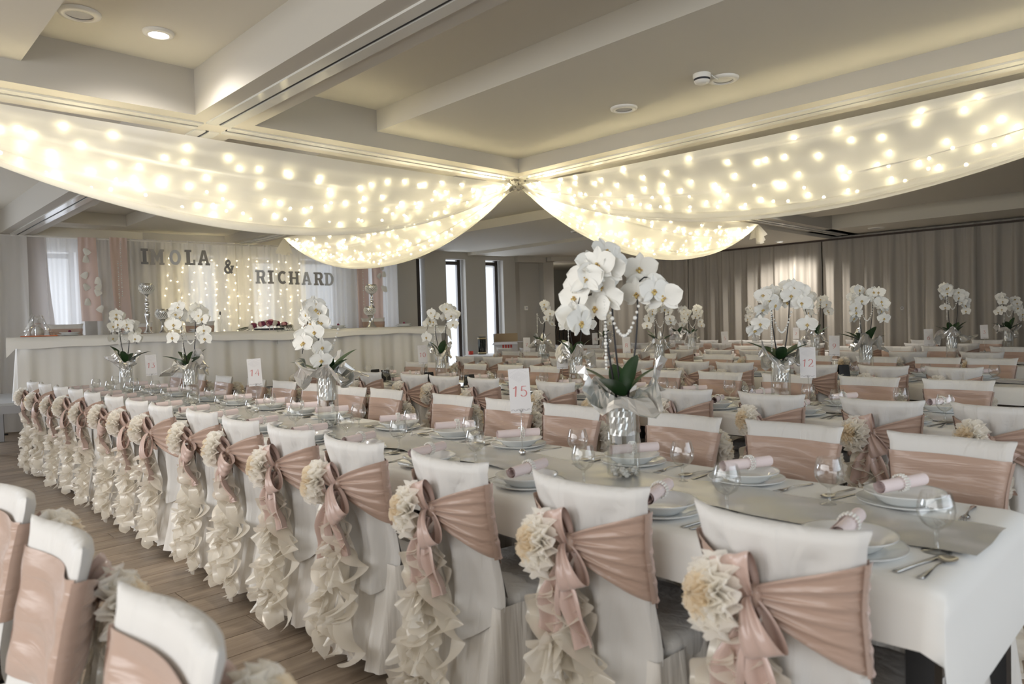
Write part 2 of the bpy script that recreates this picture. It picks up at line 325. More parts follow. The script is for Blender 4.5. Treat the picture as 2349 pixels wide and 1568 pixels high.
# ------------------------------------------------------------------ ceiling fittings
def disc_fix(name, label, cat, x, y, z, r, inner, lit=None, group=None):
    t = thing(name, label, cat, (x, y, z), 0, group)
    MB().lathe([(r*.62, -.012), (r*.66, -.020), (r*.95, -.014), (r, -.004), (r, .0)], 28).obj('trim_ring', 'plastic', t)
    MB().lathe([(.0001, -.008), (r*.63, -.010)], 28).obj('lamp_face' if inner == 'spot' else 'grille' if inner == 'speaker' else 'lens', inner, t)
    if lit: lamp('recessed_lamp', 'SPOT', (x, y, z-.05), lit, (1, .93, .84), (x, y, 0), spot_size=radians(150), spot_blend=.9, shadow_soft_size=.05)
    return t
disc_fix('recessed_light', 'large lit round recessed ceiling light in the coffer near the stage side beam', 'light', -4.37, 1.47, HI, .085, 'spot', 42)
disc_fix('recessed_light', 'small lit recessed light in the ceiling beyond the right hand drape', 'light', -4.55, 10.2, LO, .09, 'spot', 60)
disc_fix('recessed_light', 'lit recessed light close above the grey curtain by the drape tail', 'light', -5.98, 12.75, 2.73, .085, 'spot', 105)
disc_fix('recessed_light', 'lit recessed light over the dark barrel niche', 'light', -9.7, 12.2, 2.73, .08, 'spot', 40)
disc_fix('recessed_light', 'unlit recessed light in the strip above the grey curtain', 'light', -4.31, 12.76, BB, .13, 'speaker')
disc_fix('ceiling_speaker', 'round ceiling speaker with a grey grille beside the large lit light', 'speaker', -4.37, 1.07, HI, .105, 'speaker')
disc_fix('ceiling_speaker', 'round ceiling speaker near the meeting point of the drapes', 'speaker', -3.19, 4.31, LO, .10, 'speaker')
disc_fix('ceiling_speaker', 'small round ceiling speaker in front of the slit windows', 'speaker', -7.4, 8.69, BB, .10, 'speaker')
disc_fix('ceiling_disc', 'flat round white ceiling cover beside the smoke detector', 'cover', -2.38, 4.30, LO, .10, 'plastic')
t = thing('smoke_detector', 'white domed smoke detector with dark vents on the ceiling', 'smoke detector', (-2.43, 4.12, LO))
MB().lathe([(.056, 0), (.056, -.02), (.052, -.03)], 24).obj('base', 'plastic', t)
MB().lathe([(.050, -.03), (.046, -.042)], 24).obj('vent', 'gap', t); MB().lathe([(.05, -.042), (.045, -.055), (.03, -.062), (.0001, -.064)], 24).obj('cap', 'plastic', t)
MB().tube([(.05, .03, -.01), (.06, .08, -.03), (.05, .13, -.008)], .004, 6).obj('cable', 'plastic', t)

# ------------------------------------------------------------------ sheer ceiling drapes with string lights
bulb_me = MB().ball((0, 0, 0), .0115, n=8, m=5).mesh('bulb', 'bulb')
def drape(end0, end1, label, llabel, nb, energy, seed):
    rnd = random.Random(seed); p0 = Vector(end0); p1 = Vector(end1); d = (p1-p0); L = d.length; d.normalize(); side = Vector((-d.y, d.x, 0)).normalized()
    if (side.dot(-(p0+p1)/2)) < 0: side = -side
    zt = 2.71
    ph = [rnd.uniform(0, 6.28) for _ in range(6)]
    def P(s, wv, off=0.0):
        g = (4*s*(1-s)); ge = max(g, 0); hw = .035+.43*sin(pi*s)**.75
        sgn = wv
        edge = .13*ge; bel = .59*ge**.92
        prof = 1-abs(wv)**2.3
        z = zt - edge - (bel-edge)*prof
        # lengthwise pleats
        pl = (.040*(1-2*abs(sin(3.2*pi*wv+ph[0]+1.2*s))**.5)+.010*sin(17*pi*wv+ph[1]-2*s)+.026*sin(5*pi*wv+ph[2]+.8*s))*(.35+.65*ge)
        x = hw*(1.0*wv - .10*sin(pi*wv))
        q = p0+d*(L*s); q = q+side*(x + pl*.8*wv); 
        return Vector((q.x, q.y, z+pl*.7*(1-abs(wv)*.6)+off))
    root = thing('ceiling_drape', label, 'drape', (0, 0, 0), 0, 'sheer ceiling drapes'); root.location = (p0.x, p0.y, 0)
    inv = -Vector((p0.x, p0.y, 0))
    MB().grid(60, 90, lambda u, v: P(u, v*2-1)+inv).obj('sheer_cloth', 'drape', root)
    # gathered tie at the outer end
    e = p1-d*.02
    tail = MB()
    for k in range(7):
        a0 = rnd.uniform(0, 6.28); ln = rnd.uniform(.12, .24)
        def f(u, v, a0=a0, ln=ln, k=k): 
            wd = .02+.11*v; x = (u-.5)*2*wd
            q = e+inv+d*(.03+.10*v*(.5+k*.08))+side*(x*cos(a0)+.02*sin(9*u+k))
            return Vector((q.x, q.y, zt-.0-ln*v**1.2+.025*sin(8*u+a0)*v+x*sin(a0)*.5))
        tail.grid(8, 6, f)
    tail.obj('gathered_tail', 'drapetie', root)
    # string lights inside it
    lt = thing('string_lights', llabel, 'string lights', (p0.x, p0.y, 0), 0, 'string lights in the drapes')
    wires = MB(); spots = []
    rows = 7; per = nb//rows
    for r_ in range(rows):
        wv = (-.7, -.42, .36, .52, .68, .81, .90)[r_]; pts = []
        for k in range(per+1):
            s = .03+.94*((k+.5*(r_ % 2))/(per+1)); s = min(.985, max(.015, s+rnd.uniform(-.016, .016)))
            ww = max(-.93, min(.94, wv+rnd.uniform(-.09, .08)))
            q = P(s, ww)+Vector((0, 0, rnd.uniform(.015, .085)*(1-abs(ww))+.004))+side*(-.02*ww); pts.append(q+inv)
        spots += pts
        wires.tube(pts, .0012, 4, cap=False)
    stuff(wires.obj('wire', 'wire', lt))
    for q in spots: put('bulb', bulb_me, lt, q)
    for k in range(6):
        s = .08+.84*k/5; q = P(s, 0)
        q.z = zt-.13*4*s*(1-s)-.05*sin(pi*s)-.01
        lamp('string_light_glow', 'POINT', q, energy, (1, .89, .64), shadow_soft_size=.06)
CX, CYY = XB-.02, 5.06
drape((CX+.02, CYY-.10, 0), (CX, .02, 0), 'sheer white ceiling drape swagging from the centre knot alongside the lengthways track', 'warm white string lights inside the drape alongside the lengthways track', 133, 1.05, 1)
drape((CX+.10, CYY, 0), (.40, CYY, 0), 'sheer white ceiling drape swagging away from the stage, toward the smoke detector side', 'warm white string lights inside the drape that leads away from the stage', 133, 1.05, 2)
drape((CX-.10, CYY, 0), (-10.0, CYY, 0), 'sheer white ceiling drape swagging from the centre knot toward the stage', 'warm white string lights inside the drape that reaches toward the stage', 161, 1.7, 3)
drape((CX, CYY+.10, 0), (CX, 10.05, 0), 'sheer white ceiling drape swagging toward the grey curtain', 'warm white string lights inside the drape that reaches toward the grey curtain', 161, 2.8, 4)
k = MB(); rnd = random.Random(3)
for q in range(9):
    a = rnd.uniform(0, 6.28); b_ = rnd.uniform(.03, .07)
    k.grid(8, 5, lambda u, v: (b_*cos(a+u*5)*(.4+v), b_*sin(a+u*5)*(.4+v), .05*v*sin(a*3+u*7)-.03+.05*rnd.random()))
tag(k.obj('drape_knot', 'drapetie', loc=(CX, CYY, 2.73)), 'bunched white cloth knot where the four ceiling drapes meet', 'knot')

# ------------------------------------------------------------------ curtains
def curtain(name, label, cat, fn, L, z0, z1, m, seed, fold=.045, freq=9, nv=10, group=None, hem=0.0, fall=0):
    """fn(s, off) -> x, y ; pleats run down the cloth and fade into the gathered heading"""
    rnd = random.Random(seed); ph = [rnd.uniform(0, 6.28) for _ in range(5)]; nu = max(16, int(L*freq*9))
    def f(u, v):
        s = u*L; t = v
        am = fold*(.35+.65*sm(0, .25, t))
        o = am*(sin(2*pi*freq*.5*s+ph[0]+.9*sin(2.1*s+ph[1]))+.45*sin(2*pi*freq*1.13*s+ph[2])+.3*sin(2*pi*freq*.23*s+ph[3])*t)
        o += .012*sin(2*pi*freq*2.2*s+ph[4])*(1-sm(0, .12, t))
        x, y = fn(s+.02*sin(freq*2*s+ph[1])*t+fall*t*t, o)
        return (x, y, z1+(z0-z1)*t+hem*sin(5*s+ph[2])*t)
    return tag(MB().grid(nu, nv, f).obj(name, m), label, cat, group)
# far grey curtains
edges = [(-10.7, -8.3), (-8.3, -5.5), (-5.47, -3.0), (-3.0, -.4)]
gl = ['grey floor length sheer curtain beside the barrel niche', 'grey sheer curtain hanging behind tables two and five, lit from above', 'grey sheer curtain just past the dark seam in the curtain wall', 'grey sheer curtain at the end of the curtain wall behind table three']
for i, (a, b_) in enumerate(edges):
    curtain('grey_curtain', gl[i], 'curtain', lambda s, o, a=a: (a+s, 13.38+o), b_-a, .02, 2.715 if b_ < -5 else 2.77, 'grey', 20+i, .05, 6.5, group='grey curtains along the far wall')
MB_r = MB().box(-10.7, 3, 13.26, 13.31, 2.70, 2.73); tag(MB_r.obj('curtain_rail', 'tabwood', smooth=False), 'dark curtain rail along the top of the grey curtain wall', 'rail')
tag(MB().lathe([(.030, 0), (.026, .006), (.021, .006), (.017, 0)], 16).obj('ring', 'speaker', loc=(-4.1, 13.31, 1.43)), 'small pale ring pinned on the grey curtain', 'ring')
C_ = [o for o in COL.objects if o.name == 'ring'][0]; C_.rotation_euler = (pi/2, 0, 0)
# backdrop along the left wall
def wc(off, s0): return lambda s, o: wp(s0+s, off+o)[:2]
cs = [('white_curtain', 'pale grey white sheer curtain at the outer end of the stage wall', -1.6, -.18, .02, 2.77, 'curtain', .30, .05, 5, -.1),
      ('taupe_curtain', 'plain taupe curtain strip beside the first bright stage window', -.22, .05, .9, 2.765, 'taupe', .24, .012, 4, .16),
      ('white_curtain', 'white sheer curtain glowing over the first bright stage window', .03, .47, .6, 2.765, 'curtain', .26, .03, 9, .0),
      ('pink_panel', 'wrinkled pink satin panel with pinned white petals, first from the taupe strip', .43, .66, 1.55, 2.77, 'pinkpanel', .34, .012, 6, .03),
      ('white_curtain', 'narrow white sheer curtain between the two pink panels near the taupe strip', .64, .86, .6, 2.77, 'curtain', .27, .03, 9, 0),
      ('pink_panel', 'pink satin panel with hanging crystal strands, second from the taupe strip', .83, 1.06, 1.42, 2.785, 'pinkpanel', .34, .012, 6, .05),
      ('white_curtain', 'white sheer curtain behind the upper hanging word, lit by string lights', 1.05, 2.62, .6, 2.78, 'curtain', .26, .035, 8, 0),
      ('white_curtain', 'white sheer curtain behind the lower hanging word', 2.62, 4.30, .6, 2.76, 'curtain', .27, .035, 8, 0),
      ('white_curtain', 'bright white sheer curtain between the letter D and the pink panels', 4.28, 4.68, .6, 2.7, 'curtain', .26, .03, 9, 0),
      ('pink_panel', 'smooth pink satin panel behind the tall candle holder by the slit windows', 4.64, 4.87, 1.0, 2.7, 'pinkpanel', .34, .012, 6, .0),
      ('pink_panel', 'pink satin panel with white petals, last before the slit windows', 4.93, 5.13, 1.0, 2.7, 'pinkpanel', .34, .012, 6, .0),
      ('white_curtain', 'white sheer curtain at the slit window end of the stage', 4.86, 5.47, .6, 2.7, 'curtain', .25, .03, 8, 0)]
for i, (nm, lb, s0, s1, z0, z1, m, off, fo, fr, fa) in enumerate(cs):
    curtain(nm, lb, 'curtain' if 'curtain' in nm else 'panel', wc(off, s0), s1-s0, z0, z1, m, 40+i, fo, fr, group='stage backdrop curtains', fall=fa)
tag(MB().tube([wp(-1.6, .27, 2.78), wp(5.5, .27, 2.72)], .012, 8).obj('curtain_rod', 'plastic'), 'thin pale curtain rod above the stage backdrop', 'rod')
# petals pinned on the pink panels, crystal strands
def petal_me(r, seed):
    rr = random.Random(seed); return MB().grid(6, 6, lambda u, v: ((u-.5)*2*r*(1-.5*v*v), -.3*r*cos(3*(u-.5))*v, (v-.5)*2*r*(1+.2*sin(pi*u)))).mesh('silk_petal', 'petal')
pm = petal_me(.045, 1)
for i, (s, z, off) in enumerate([(.53, 2.56, .37), (.52, 2.45, .37), (.50, 2.22, .37), (.51, 2.05, .37), (.66, 2.14, .37), (.67, 2.05, .37), (.65, 1.97, .37), (.52, 1.83, .37), (.68, 1.73, .37), (5.10, 2.42, .37), (5.14, 2.30, .37), (5.05, 2.27, .37), (5.12, 2.05, .37), (5.16, 2.03, .37)]):
    o = put('silk_petal', pm, None, wp(s, off+.015, z), (0, .6*(i % 3-1), -WAZ+pi/2+.3*(i % 2))); tag(o, '%s white silk petal from the top on the %s pink panel' % (ORD[i if i < 9 else i-9], 'first' if i < 9 else 'last'), 'petal', 'silk petals on the pink panels')
for i, (s, z1, n_) in enumerate([(.97, 2.72, 26), (.93, 2.43, 22), (4.75, 2.36, 20)]):
    b = MB()
    for q in range(n_):
        x, y, z = wp(s, .365, z1-q*.032); b.ball((x, y, z), .011 if q % 2 else .007, n=6, m=4)
    tag(stuff(b.obj('crystal_strand', 'crystal')), 'strand of clear crystals hanging on the %s pink panel' % ['second, longer one,', 'second, shorter one,', 'third'][i], 'strand', 'crystal strands on the panels')
# string lights behind the backdrop
bulb_b = MB().ball((0, 0, 0), .0135, n=8, m=5).mesh('bulb', 'soft_bulb')
lt = thing('string_lights', 'warm curtain lights glowing behind the sheer stage backdrop', 'string lights', wp(1.6, .12, 2.6)); rnd = random.Random(5); base = Vector(lt.location)
wm = MB(); n_st = 13
for q in range(n_st):
    s = 1.62+2.05*q/(n_st-1); zt = 2.5-.0*(q > 8); pts = []
    for r_ in range(11):
        z = zt-r_*.115+rnd.uniform(-.03, .03); pts.append(Vector(wp(s+rnd.uniform(-.05, .05), .17+rnd.uniform(-.01, .02), z))-base)
    wm.tube(pts, .001, 4, cap=False)
    for p in pts: put('bulb', bulb_b, lt, p)
stuff(wm.obj('wire', 'wire', lt))
for q in range(5): lamp('string_light_glow', 'POINT', wp(1.75+.45*q, .14, 1.95+.25*((q*2) % 3-1)), 0.13, (1, .84, .52), shadow_soft_size=.1)

# ------------------------------------------------------------------ hanging letters
def ell(cx, cy_c, rx, ry, a0=0, a1=360, n=28): return [(cx+rx*cos(radians(a0+(a1-a0)*i/n)), cy_c+ry*sin(radians(a0+(a1-a0)*i/n))) for i in range(n+(0 if abs(a1-a0) == 360 else 1))]
LET = {
 'I': ([[(0, 0), (.5, 0), (.5, .15), (.38, .15), (.38, .85), (.5, .85), (.5, 1), (0, 1), (0, .85), (.12, .85), (.12, .15), (0, .15)]], .5),
 'M': ([[(0, 0), (.36, 0), (.36, .14), (.28, .14), (.28, .58), (.5, .16), (.72, .58), (.72, .14), (.64, .14), (.64, 0), (1, 0), (1, .14), (.92, .14), (.92, .86), (1, .86), (1, 1), (.72, 1), (.5, .56), (.28, 1), (0, 1), (0, .86), (.08, .86), (.08, .14), (0, .14)]], 1.0),
 'O': ([ell(.42, .5, .42, .5), ell(.42, .5, .20, .31)], .84),
 'L': ([[(0, 0), (.76, 0), (.76, .36), (.62, .36), (.62, .15), (.38, .15), (.38, .85), (.5, .85), (.5, 1), (0, 1), (0, .85), (.12, .85), (.12, .15), (0, .15)]], .76),
 'A': ([[(0, 0), (.34, 0), (.34, .14), (.27, .14), (.31, .27), (.59, .27), (.63, .14), (.56, .14), (.56, 0), (.9, 0), (.9, .14), (.83, .14), (.58, 1), (.32, 1), (.07, .14), (0, .14)], [(.355, .41), (.545, .41), (.45, .76)]], .9),
 'R': ([[(0, 0), (.42, 0), (.42, .14), (.34, .14), (.34, .4), (.43, .4), (.6, 0), (.92, 0), (.92, .14), (.82, .14), (.69, .45), (.80, .54), (.85, .70), (.80, .88), (.64, 1), (0, 1), (0, .86), (.1, .86), (.1, .14), (0, .14)], [(.34, .55), (.52, .55), (.60, .62), (.60, .79), (.52, .85), (.34, .85)]], .92),
 'C': ([ell(.44, .5, .44, .5, 48, 312)+ell(.44, .5, .21, .30, 312, 48)], .76),
 'H': ([[(0, 0), (.38, 0), (.38, .14), (.32, .14), (.32, .42), (.63, .42), (.63, .14), (.57, .14), (.57, 0), (.95, 0), (.95, .14), (.87, .14), (.87, .86), (.95, .86), (.95, 1), (.57, 1), (.57, .86), (.63, .86), (.63, .57), (.32, .57), (.32, .86), (.38, .86), (.38, 1), (0, 1), (0, .86), (.08, .86), (.08, .14), (0, .14)]], .95),
 'D': ([[(0, 0), (.45, 0)]+ell(.45, .5, .43, .5, -90, 90)+[(0, 1), (0, .86), (.1, .86), (.1, .14), (0, .14)], [(.34, .15), (.44, .15)]+ell(.44, .5, .2, .35, -80, 80)+[(.44, .85), (.34, .85)]], .88),
}
def letter_mesh(ch, h, th, m):
    bm = bmesh.new(); loops, wd = LET[ch]; es = []
    for lp in loops:
        vs = [bm.verts.new((x*h, 0, z*h)) for x, z in lp]
        es += [bm.edges.new((vs[i], vs[(i+1) % len(vs)])) for i in range(len(vs))]
    bmesh.ops.triangle_fill(bm, edges=es, use_beauty=True, use_dissolve=False)
    r = bmesh.ops.extrude_face_region(bm, geom=bm.faces[:]); bmesh.ops.translate(bm, verts=[v for v in r['geom'] if isinstance(v, bmesh.types.BMVert)], vec=(0, th, 0))
    bmesh.ops.recalc_face_normals(bm, faces=bm.faces[:]); me = bpy.data.meshes.new('hanging_letter'); bm.to_mesh(me); bm.free(); me.materials.append(M[m]); return me, wd*h
def ribbon(mb, pts, wfun, th=0.0, mi=0, y=0.0):
    """flat pen stroke in the xz plane; th > 0 gives it thickness"""
    n_ = len(pts); Lp = []; Rp = []
    for i, (x, z) in enumerate(pts):
        a = pts[max(i-1, 0)]; b_ = pts[min(i+1, n_-1)]; dx, dz = b_[0]-a[0], b_[1]-a[1]; l = max(1e-9, sqrt(dx*dx+dz*dz)); dx /= l; dz /= l
        wd = wfun(dx, dz)/2; Lp.append((x-dz*wd, y, z+dx*wd)); Rp.append((x+dz*wd, y, z-dx*wd))
    vs = Lp+Rp; fs = [(i, i+1, n_+i+1, n_+i) for i in range(n_-1)]
    if th:
        vs += [(x, yy+th, z) for x, yy, z in vs[:2*n_]]; o = 2*n_
        fs += [(o+n_+i, o+n_+i+1, o+i+1, o+i) for i in range(n_-1)] + [(i, o+i, o+i+1, i+1) for i in range(n_-1)] + [(n_+i+1, o+n_+i+1, o+n_+i, n_+i) for i in range(n_-1)] + [(0, n_, o+n_, o), (n_-1, o+n_-1, o+2*n_-1, 2*n_-1)]
    mb.add(vs, fs, mi)
def arc(cx, cz, rx, rz, a0, a1, n=14): return [(cx+rx*cos(radians(a0+(a1-a0)*i/n)), cz+rz*sin(radians(a0+(a1-a0)*i/n))) for i in range(n+1)]
words = [('I', 1.28, 2.39, 0), ('M', 1.45, 2.385, 0), ('O', 1.70, 2.385, 1), ('L', 1.91, 2.39, 0), ('A', 2.11, 2.39, 0), ('&', 2.48, 2.27, 0), ('R', 2.97, 2.11, 1), ('I', 3.13, 2.11, 0), ('C', 3.31, 2.105, 0), ('H', 3.51, 2.10, 0), ('A', 3.72, 2.095, 1), ('R', 3.93, 2.09, 0), ('D', 4.11, 2.085, 1)]
seen = {}
for i, (ch, s, z, li) in enumerate(words):
    h = .235 if i < 5 else .22; m = 'light_letter' if li else 'dark_letter' if i == 0 else 'mid_letter' if i in (3, 4, 5, 8, 9) else 'grey_letter'
    if ch == '&':
        mb = MB(); pts = [(.62, .02), (.2, .62), (.18, .8), (.3, .93), (.44, .82), (.40, .66), (.10, .40), (.06, .22), (.2, .06), (.40, .08), (.60, .28), (.66, .50)]
        P = []
        for a in range(len(pts)-1):
            for q in range(4):
                p0 = pts[max(a-1, 0)]; p1 = pts[a]; p2 = pts[a+1]; p3 = pts[min(a+2, len(pts)-1)]; t = q/4
                P.append(tuple(.5*((2*p1[k])+(-p0[k]+p2[k])*t+(2*p0[k]-5*p1[k]+4*p2[k]-p3[k])*t*t+(-p0[k]+3*p1[k]-3*p2[k]+p3[k])*t**3)*h for k in (0, 1)))
        P.append((pts[-1][0]*h, pts[-1][1]*h)); ribbon(mb, P, lambda dx, dz: .17*h, .018); ribbon(mb, [(.50*h, .52*h), (.80*h, .52*h)], lambda dx, dz: .11*h, .018)
        me = mb.mesh('hanging_letter', m, False); wd = .75*h
    else: me, wd = letter_mesh(ch, h, .018, m)
    wd *= .84
    x, y, zz = wp(s-wd/2, .43, z)
    ang = math.atan2(WD.y, WD.x)
    word = 'upper' if i < 5 else 'lower'
    lab = 'grey ampersand hanging between the two names on the backdrop' if ch == '&' else '%s painted letter %s%s of the %s word on the stage backdrop' % ('silver' if li else 'grey', ch, '', word)
    if i == 10: lab = 'shiny silver letter A of the lower word on the stage backdrop'
    if i in (6, 11): lab = ('first ' if i == 6 else 'second ')+'letter R of the lower word on the stage backdrop'
    lo = put('hanging_letter', me, None, (x, y, zz), (0, 0, ang)); lo.scale = (.84, 1, 1); tag(lo, lab, 'letter', 'letters spelling the names on the backdrop')

# ------------------------------------------------------------------ stage and head table
HA = Vector((-9.97, 1.64, 0)); HAZ = radians(14.07); HD = Vector((sin(HAZ), cos(HAZ), 0)); HN = Vector((HD.y, -HD.x, 0)); HANG = math.atan2(HD.y, HD.x)
def hp(s, off, z=0): p = HA+HD*s+HN*off; return Vector((p.x, p.y, z))
DK = .585; HT = 1.345
# frame of reference: local x along the head table, local -y toward the hall
st = thing('stage_platform', 'raised grey stage platform on square metal legs under the head table', 'stage', hp(0, 0, 0), HANG)
MB().box(-.35, 5.75, 0.0, 1.75, DK-.035, DK).obj('deck', 'decktop', st, smooth=False, bevel=.004)
MB().box(-.35, 5.75, -.02, .04, DK-.12, DK-.03).obj('edge_beam', 'deck', st, smooth=False); MB().box(-.36, -.3, 0, 1.75, DK-.12, DK-.03).obj('edge_beam', 'deck', st, smooth=False)
for lx in (-.34, 1.55, 3.0, 3.18, 4.4, 5.6):
    for ly in (0, 1.2): 
        lg = MB().box(lx, lx+.07, ly, ly+.07, 0, DK-.11).obj('leg', 'deck', st, smooth=False); MB().tube([(lx+.035, ly+.035, .09), (lx+.11, ly+.02, .09)], .012, 8).obj('clamp_screw', 'black', lg)
MB().box(.02, .09, -.035, -.018, DK-.10, DK-.05).obj('clamp', 'black', st, smooth=False)
ht = thing('head_table', 'long head table on the stage behind a pleated white skirt', 'table', hp(0, 0, DK), HANG)
MB().box(.06, 5.36, .06, .78, .70, .735).obj('tabletop', 'tabwood', ht, smooth=False)
for lx in (.2, 2.6, 5.1):
    for ly in (.14, .66): MB().box(lx, lx+.04, ly, ly+.04, 0, .70).obj('leg', 'black', ht, smooth=False)
hc = HT-DK
rnd = random.Random(11); php = [rnd.uniform(0, 6.28) for _ in range(6)]
def skirt_f(u, v):
    # around three sides: left end, front, right end
    L0, L1 = .75, 5.42; T = L0*2+L1; q = u*T
    w_ = (.012+.026*v)*(sin(q*19+php[0]+1.3*sin(q*1.7))+.4*sin(q*41+php[1]))
    fl_ = .03*v
    if q < L0: return (0.0-fl_-w_, L0-q, hc-.06-v*(hc-.065))
    if q < L0+L1: return (q-L0, -fl_-w_, hc-.06-v*(hc-.065))
    return (L1+fl_+w_, q-L0-L1, hc-.06-v*(hc-.065))
tag(MB().grid(420, 6, skirt_f).obj('table_skirt', 'skirtc', loc=hp(0, 0, DK)), 'pleated off white skirt hanging around the head table down to the stage', 'table skirt').rotation_euler = (0, 0, HANG)
def over_f(u, v):
    x = -.09+5.63*u; lip = .115+.018*sin(x*2.2+1)+.006*sin(x*9)
    if v < .45: return (x, .85-(.85+.02)*(v/.45), hc+.004*sin(x*7)*sin(v*9))
    t = (v-.45)/.55; ex = max(0, .09-min(u*5.63, (1-u)*5.63))/.09
    return (x, -.02-.045*sm(0, .4, t)-.03*t, hc-lip*t*(1+.9*ex)-.0)
tag(MB().grid(120, 16, over_f).obj('tablecloth', 'cloth', loc=hp(0, 0, DK)), 'white cloth over the top of the head table on the stage', 'tablecloth').rotation_euler = (0, 0, HANG)

# ------------------------------------------------------------------ covered chair
YC = lambda u, z: -.195-.038*(1-u*u)-.085*max(0, z-.46)/.45
TH = lambda u: .050*sqrt(max(0, 1-abs(u)**5))
WDT = lambda z: .174+.020*sm(.72, .91, z)+.024*sm(.60, .36, z)
def bs(u, z, back, off=0.0):
    return Vector((u*WDT(z), YC(u, z)+(-1 if back else 1)*(TH(u)/2+off), z))
def chair_meshes(seed):
    rnd = random.Random(seed); ph = [rnd.uniform(0, 6.28) for _ in range(8)]; out = {}
    kx, kz = rnd.uniform(-.035, .0), rnd.uniform(.725, .755)      # where the bow is knotted
    def cov(u, v):
        uu = u*2-1
        if v < .36: z = .46+(.893-.46)*(v/.36); p = bs(uu, z, False)
        elif v < .46: 
            t = (v-.36)/.10; a = t*pi; z = .893+.022*sin(a); p = bs(uu, .893, False); q = bs(uu, .893, True); p = Vector((p.x*(1+.0*t), p.y+(q.y-p.y)*(1-cos(a))/2, z))
            p.z += .008*uu*uu*sm(.7, 1, abs(uu)); p.x *= 1+.05*sm(.8, 1, abs(uu))
        else:
            t = (v-.46)/.54; hem = .33+.10*abs(uu)**4+.012*sin(6*uu+ph[0]); z = .893+(hem-.893)*t
            p = bs(uu, z, True)
            # soft folds that gather toward the knot, then open folds below
            up = 1.4*sm(.895, .80, z)*sm(kz-.02, kz+.08, z); dn = sm(kz-.05, kz-.22, z)
            ang = math.atan2(uu*.2-kx, max(.03, z-kz+.06))
            p.y += .012*up*(1+sin(ang*10+ph[1])+.5*sin(ang*19+ph[2]))*(.5+.5*abs(uu))*(1-abs(uu)**6)
            p.y -= (1-abs(uu)**8)*dn*(.020*sin(uu*8+ph[3])+.010*sin(uu*15+ph[4]+3*z)) + .035*sm(.55, .33, z)
        return p
    out['back_cover'] = MB().grid(34, 34, cov).mesh('back_cover', 'cover')
    def seat(u, v):
        a = 2*pi*u; c, s_ = cos(a), sin(a); k = 1/max(abs(c), abs(s_))**.75; r = min(1, v*1.6) if v < .625 else 1
        x, y = .196*c*k*min(1, r), .015+.215*s_*k*min(1, r); x = max(-.196, min(.196, x)); y = max(-.2, min(.23, y))
        z = .482-.012*r**4 if v < .625 else .470-.075*(v-.625)/.375
        if v >= .625: x *= 1+.02*sin(pi*(v-.625)/.375); y = .015+(y-.015)*(1+.02*sin(pi*(v-.625)/.375))
        return (x, y, z+.003*sin(5*x*9+ph[5]))
    out['seat_cover'] = MB().grid(36, 12, seat, wrap=True).mesh('seat_cover', 'cover')
    def sk(u, v):
        q = u*4; e = int(q) % 4; t = q-int(q); hx, y0, y1 = .194, -.235, .225
        fl_ = .028*v
        n_ = (.004+.013*v)*(sin(u*2*pi*13+ph[6])+.5*sin(u*2*pi*29+ph[7]))
        c = [(-hx, y0), (hx, y0), (hx, y1), (-hx, y1)]; a, b_ = c[e], c[(e+1) % 4]
        x, y = a[0]+(b_[0]-a[0])*t, a[1]+(b_[1]-a[1])*t; nx, ny = [(0, -1), (1, 0), (0, 1), (-1, 0)][e]
        cn = min(t, 1-t); split = -.02*sm(.08, 0, cn)*v
        back = .05*v if e == 0 else 0
        x += nx*(fl_+n_+split); y += ny*(fl_+n_+split+back)
        return (x, y, .44+(.052-.44)*v+.012*sin(u*2*pi*7+ph[0])*v)
    out['skirt'] = MB().grid(112, 7, sk, wrap=True).mesh('skirt', 'skirt')
    # sash: two fans at the back that narrow into the knot, and a flat band across the front
    sb = MB()
    for sg in (-1, 1):
        def wing(s, v, sg=sg):
            zt = kz+.022+(.850-kz-.022)*s**.85; zb = kz-.024+(.598-kz+.024)*s**.9; z = zt+(zb-zt)*v
            x = kx+(sg*1.0*WDT(z)*1.012-kx)*s; u = max(-1, min(1, x/WDT(z)))
            p = bs(u, z, True, .011); f = (.0065*(1-s*.55))*sin(v*2*pi*5.5+ph[2]*sg+1.5*s)+.003*sin(v*2*pi*11+ph[3])
            p.y -= .012*(1-s)+f*sm(0, .1, s); p.x = x; return p
        sb.grid(14, 30, wing, 0)
    def front(u, v):
        uu = (u*2-1); z = .856+(.585-.856)*v+.012*sin(uu*2.5+ph[4])*v; p = bs(max(-1, min(1, uu)), z, False, .007)
        p.x = uu*WDT(z)*1.012; p.y += .006*sin(v*17+uu*1.6+ph[5]+1.2*sin(uu*2+ph[6]))*(1-abs(uu)**4); return p
    sb.grid(22, 18, front, 0)
    for sg in (-1, 1):
        def jn(u, v, sg=sg):
            z = .851+(.597-.851)*v; x = WDT(z)*1.012; a = YC(1, z)-.020; b_ = YC(1, z)+.011; return (sg*(x+.005*sin(pi*u)+.0015), a+(b_-a)*u, z)
        sb.grid(4, 12, jn, 0)
    out['sash'] = sb.mesh('sash', 'satin')
    eb = MB()
    for sg in (1,):
        eb.grid(4, 60, lambda u, v: (sg*WDT(.845-.25*v)*1.012+sg*(.005+.0012*sin(v*57+ph[1])+.0012*sin(v*33)), YC(1, .845-.25*v)+(u-.5)*.02, .852-.255*v+.003*sin(u*9)))
    out['gathered_edge'] = eb.mesh('gathered_edge', 'satinl')
    kn = bs(kx/.2, kz, True, .022); K = Vector((kx, kn.y, kz))
    out['knot'] = MB().ball(K, .024, n=10, m=7, sq=(.9, .8, 1.25)).mesh('bow_knot', 'satin')
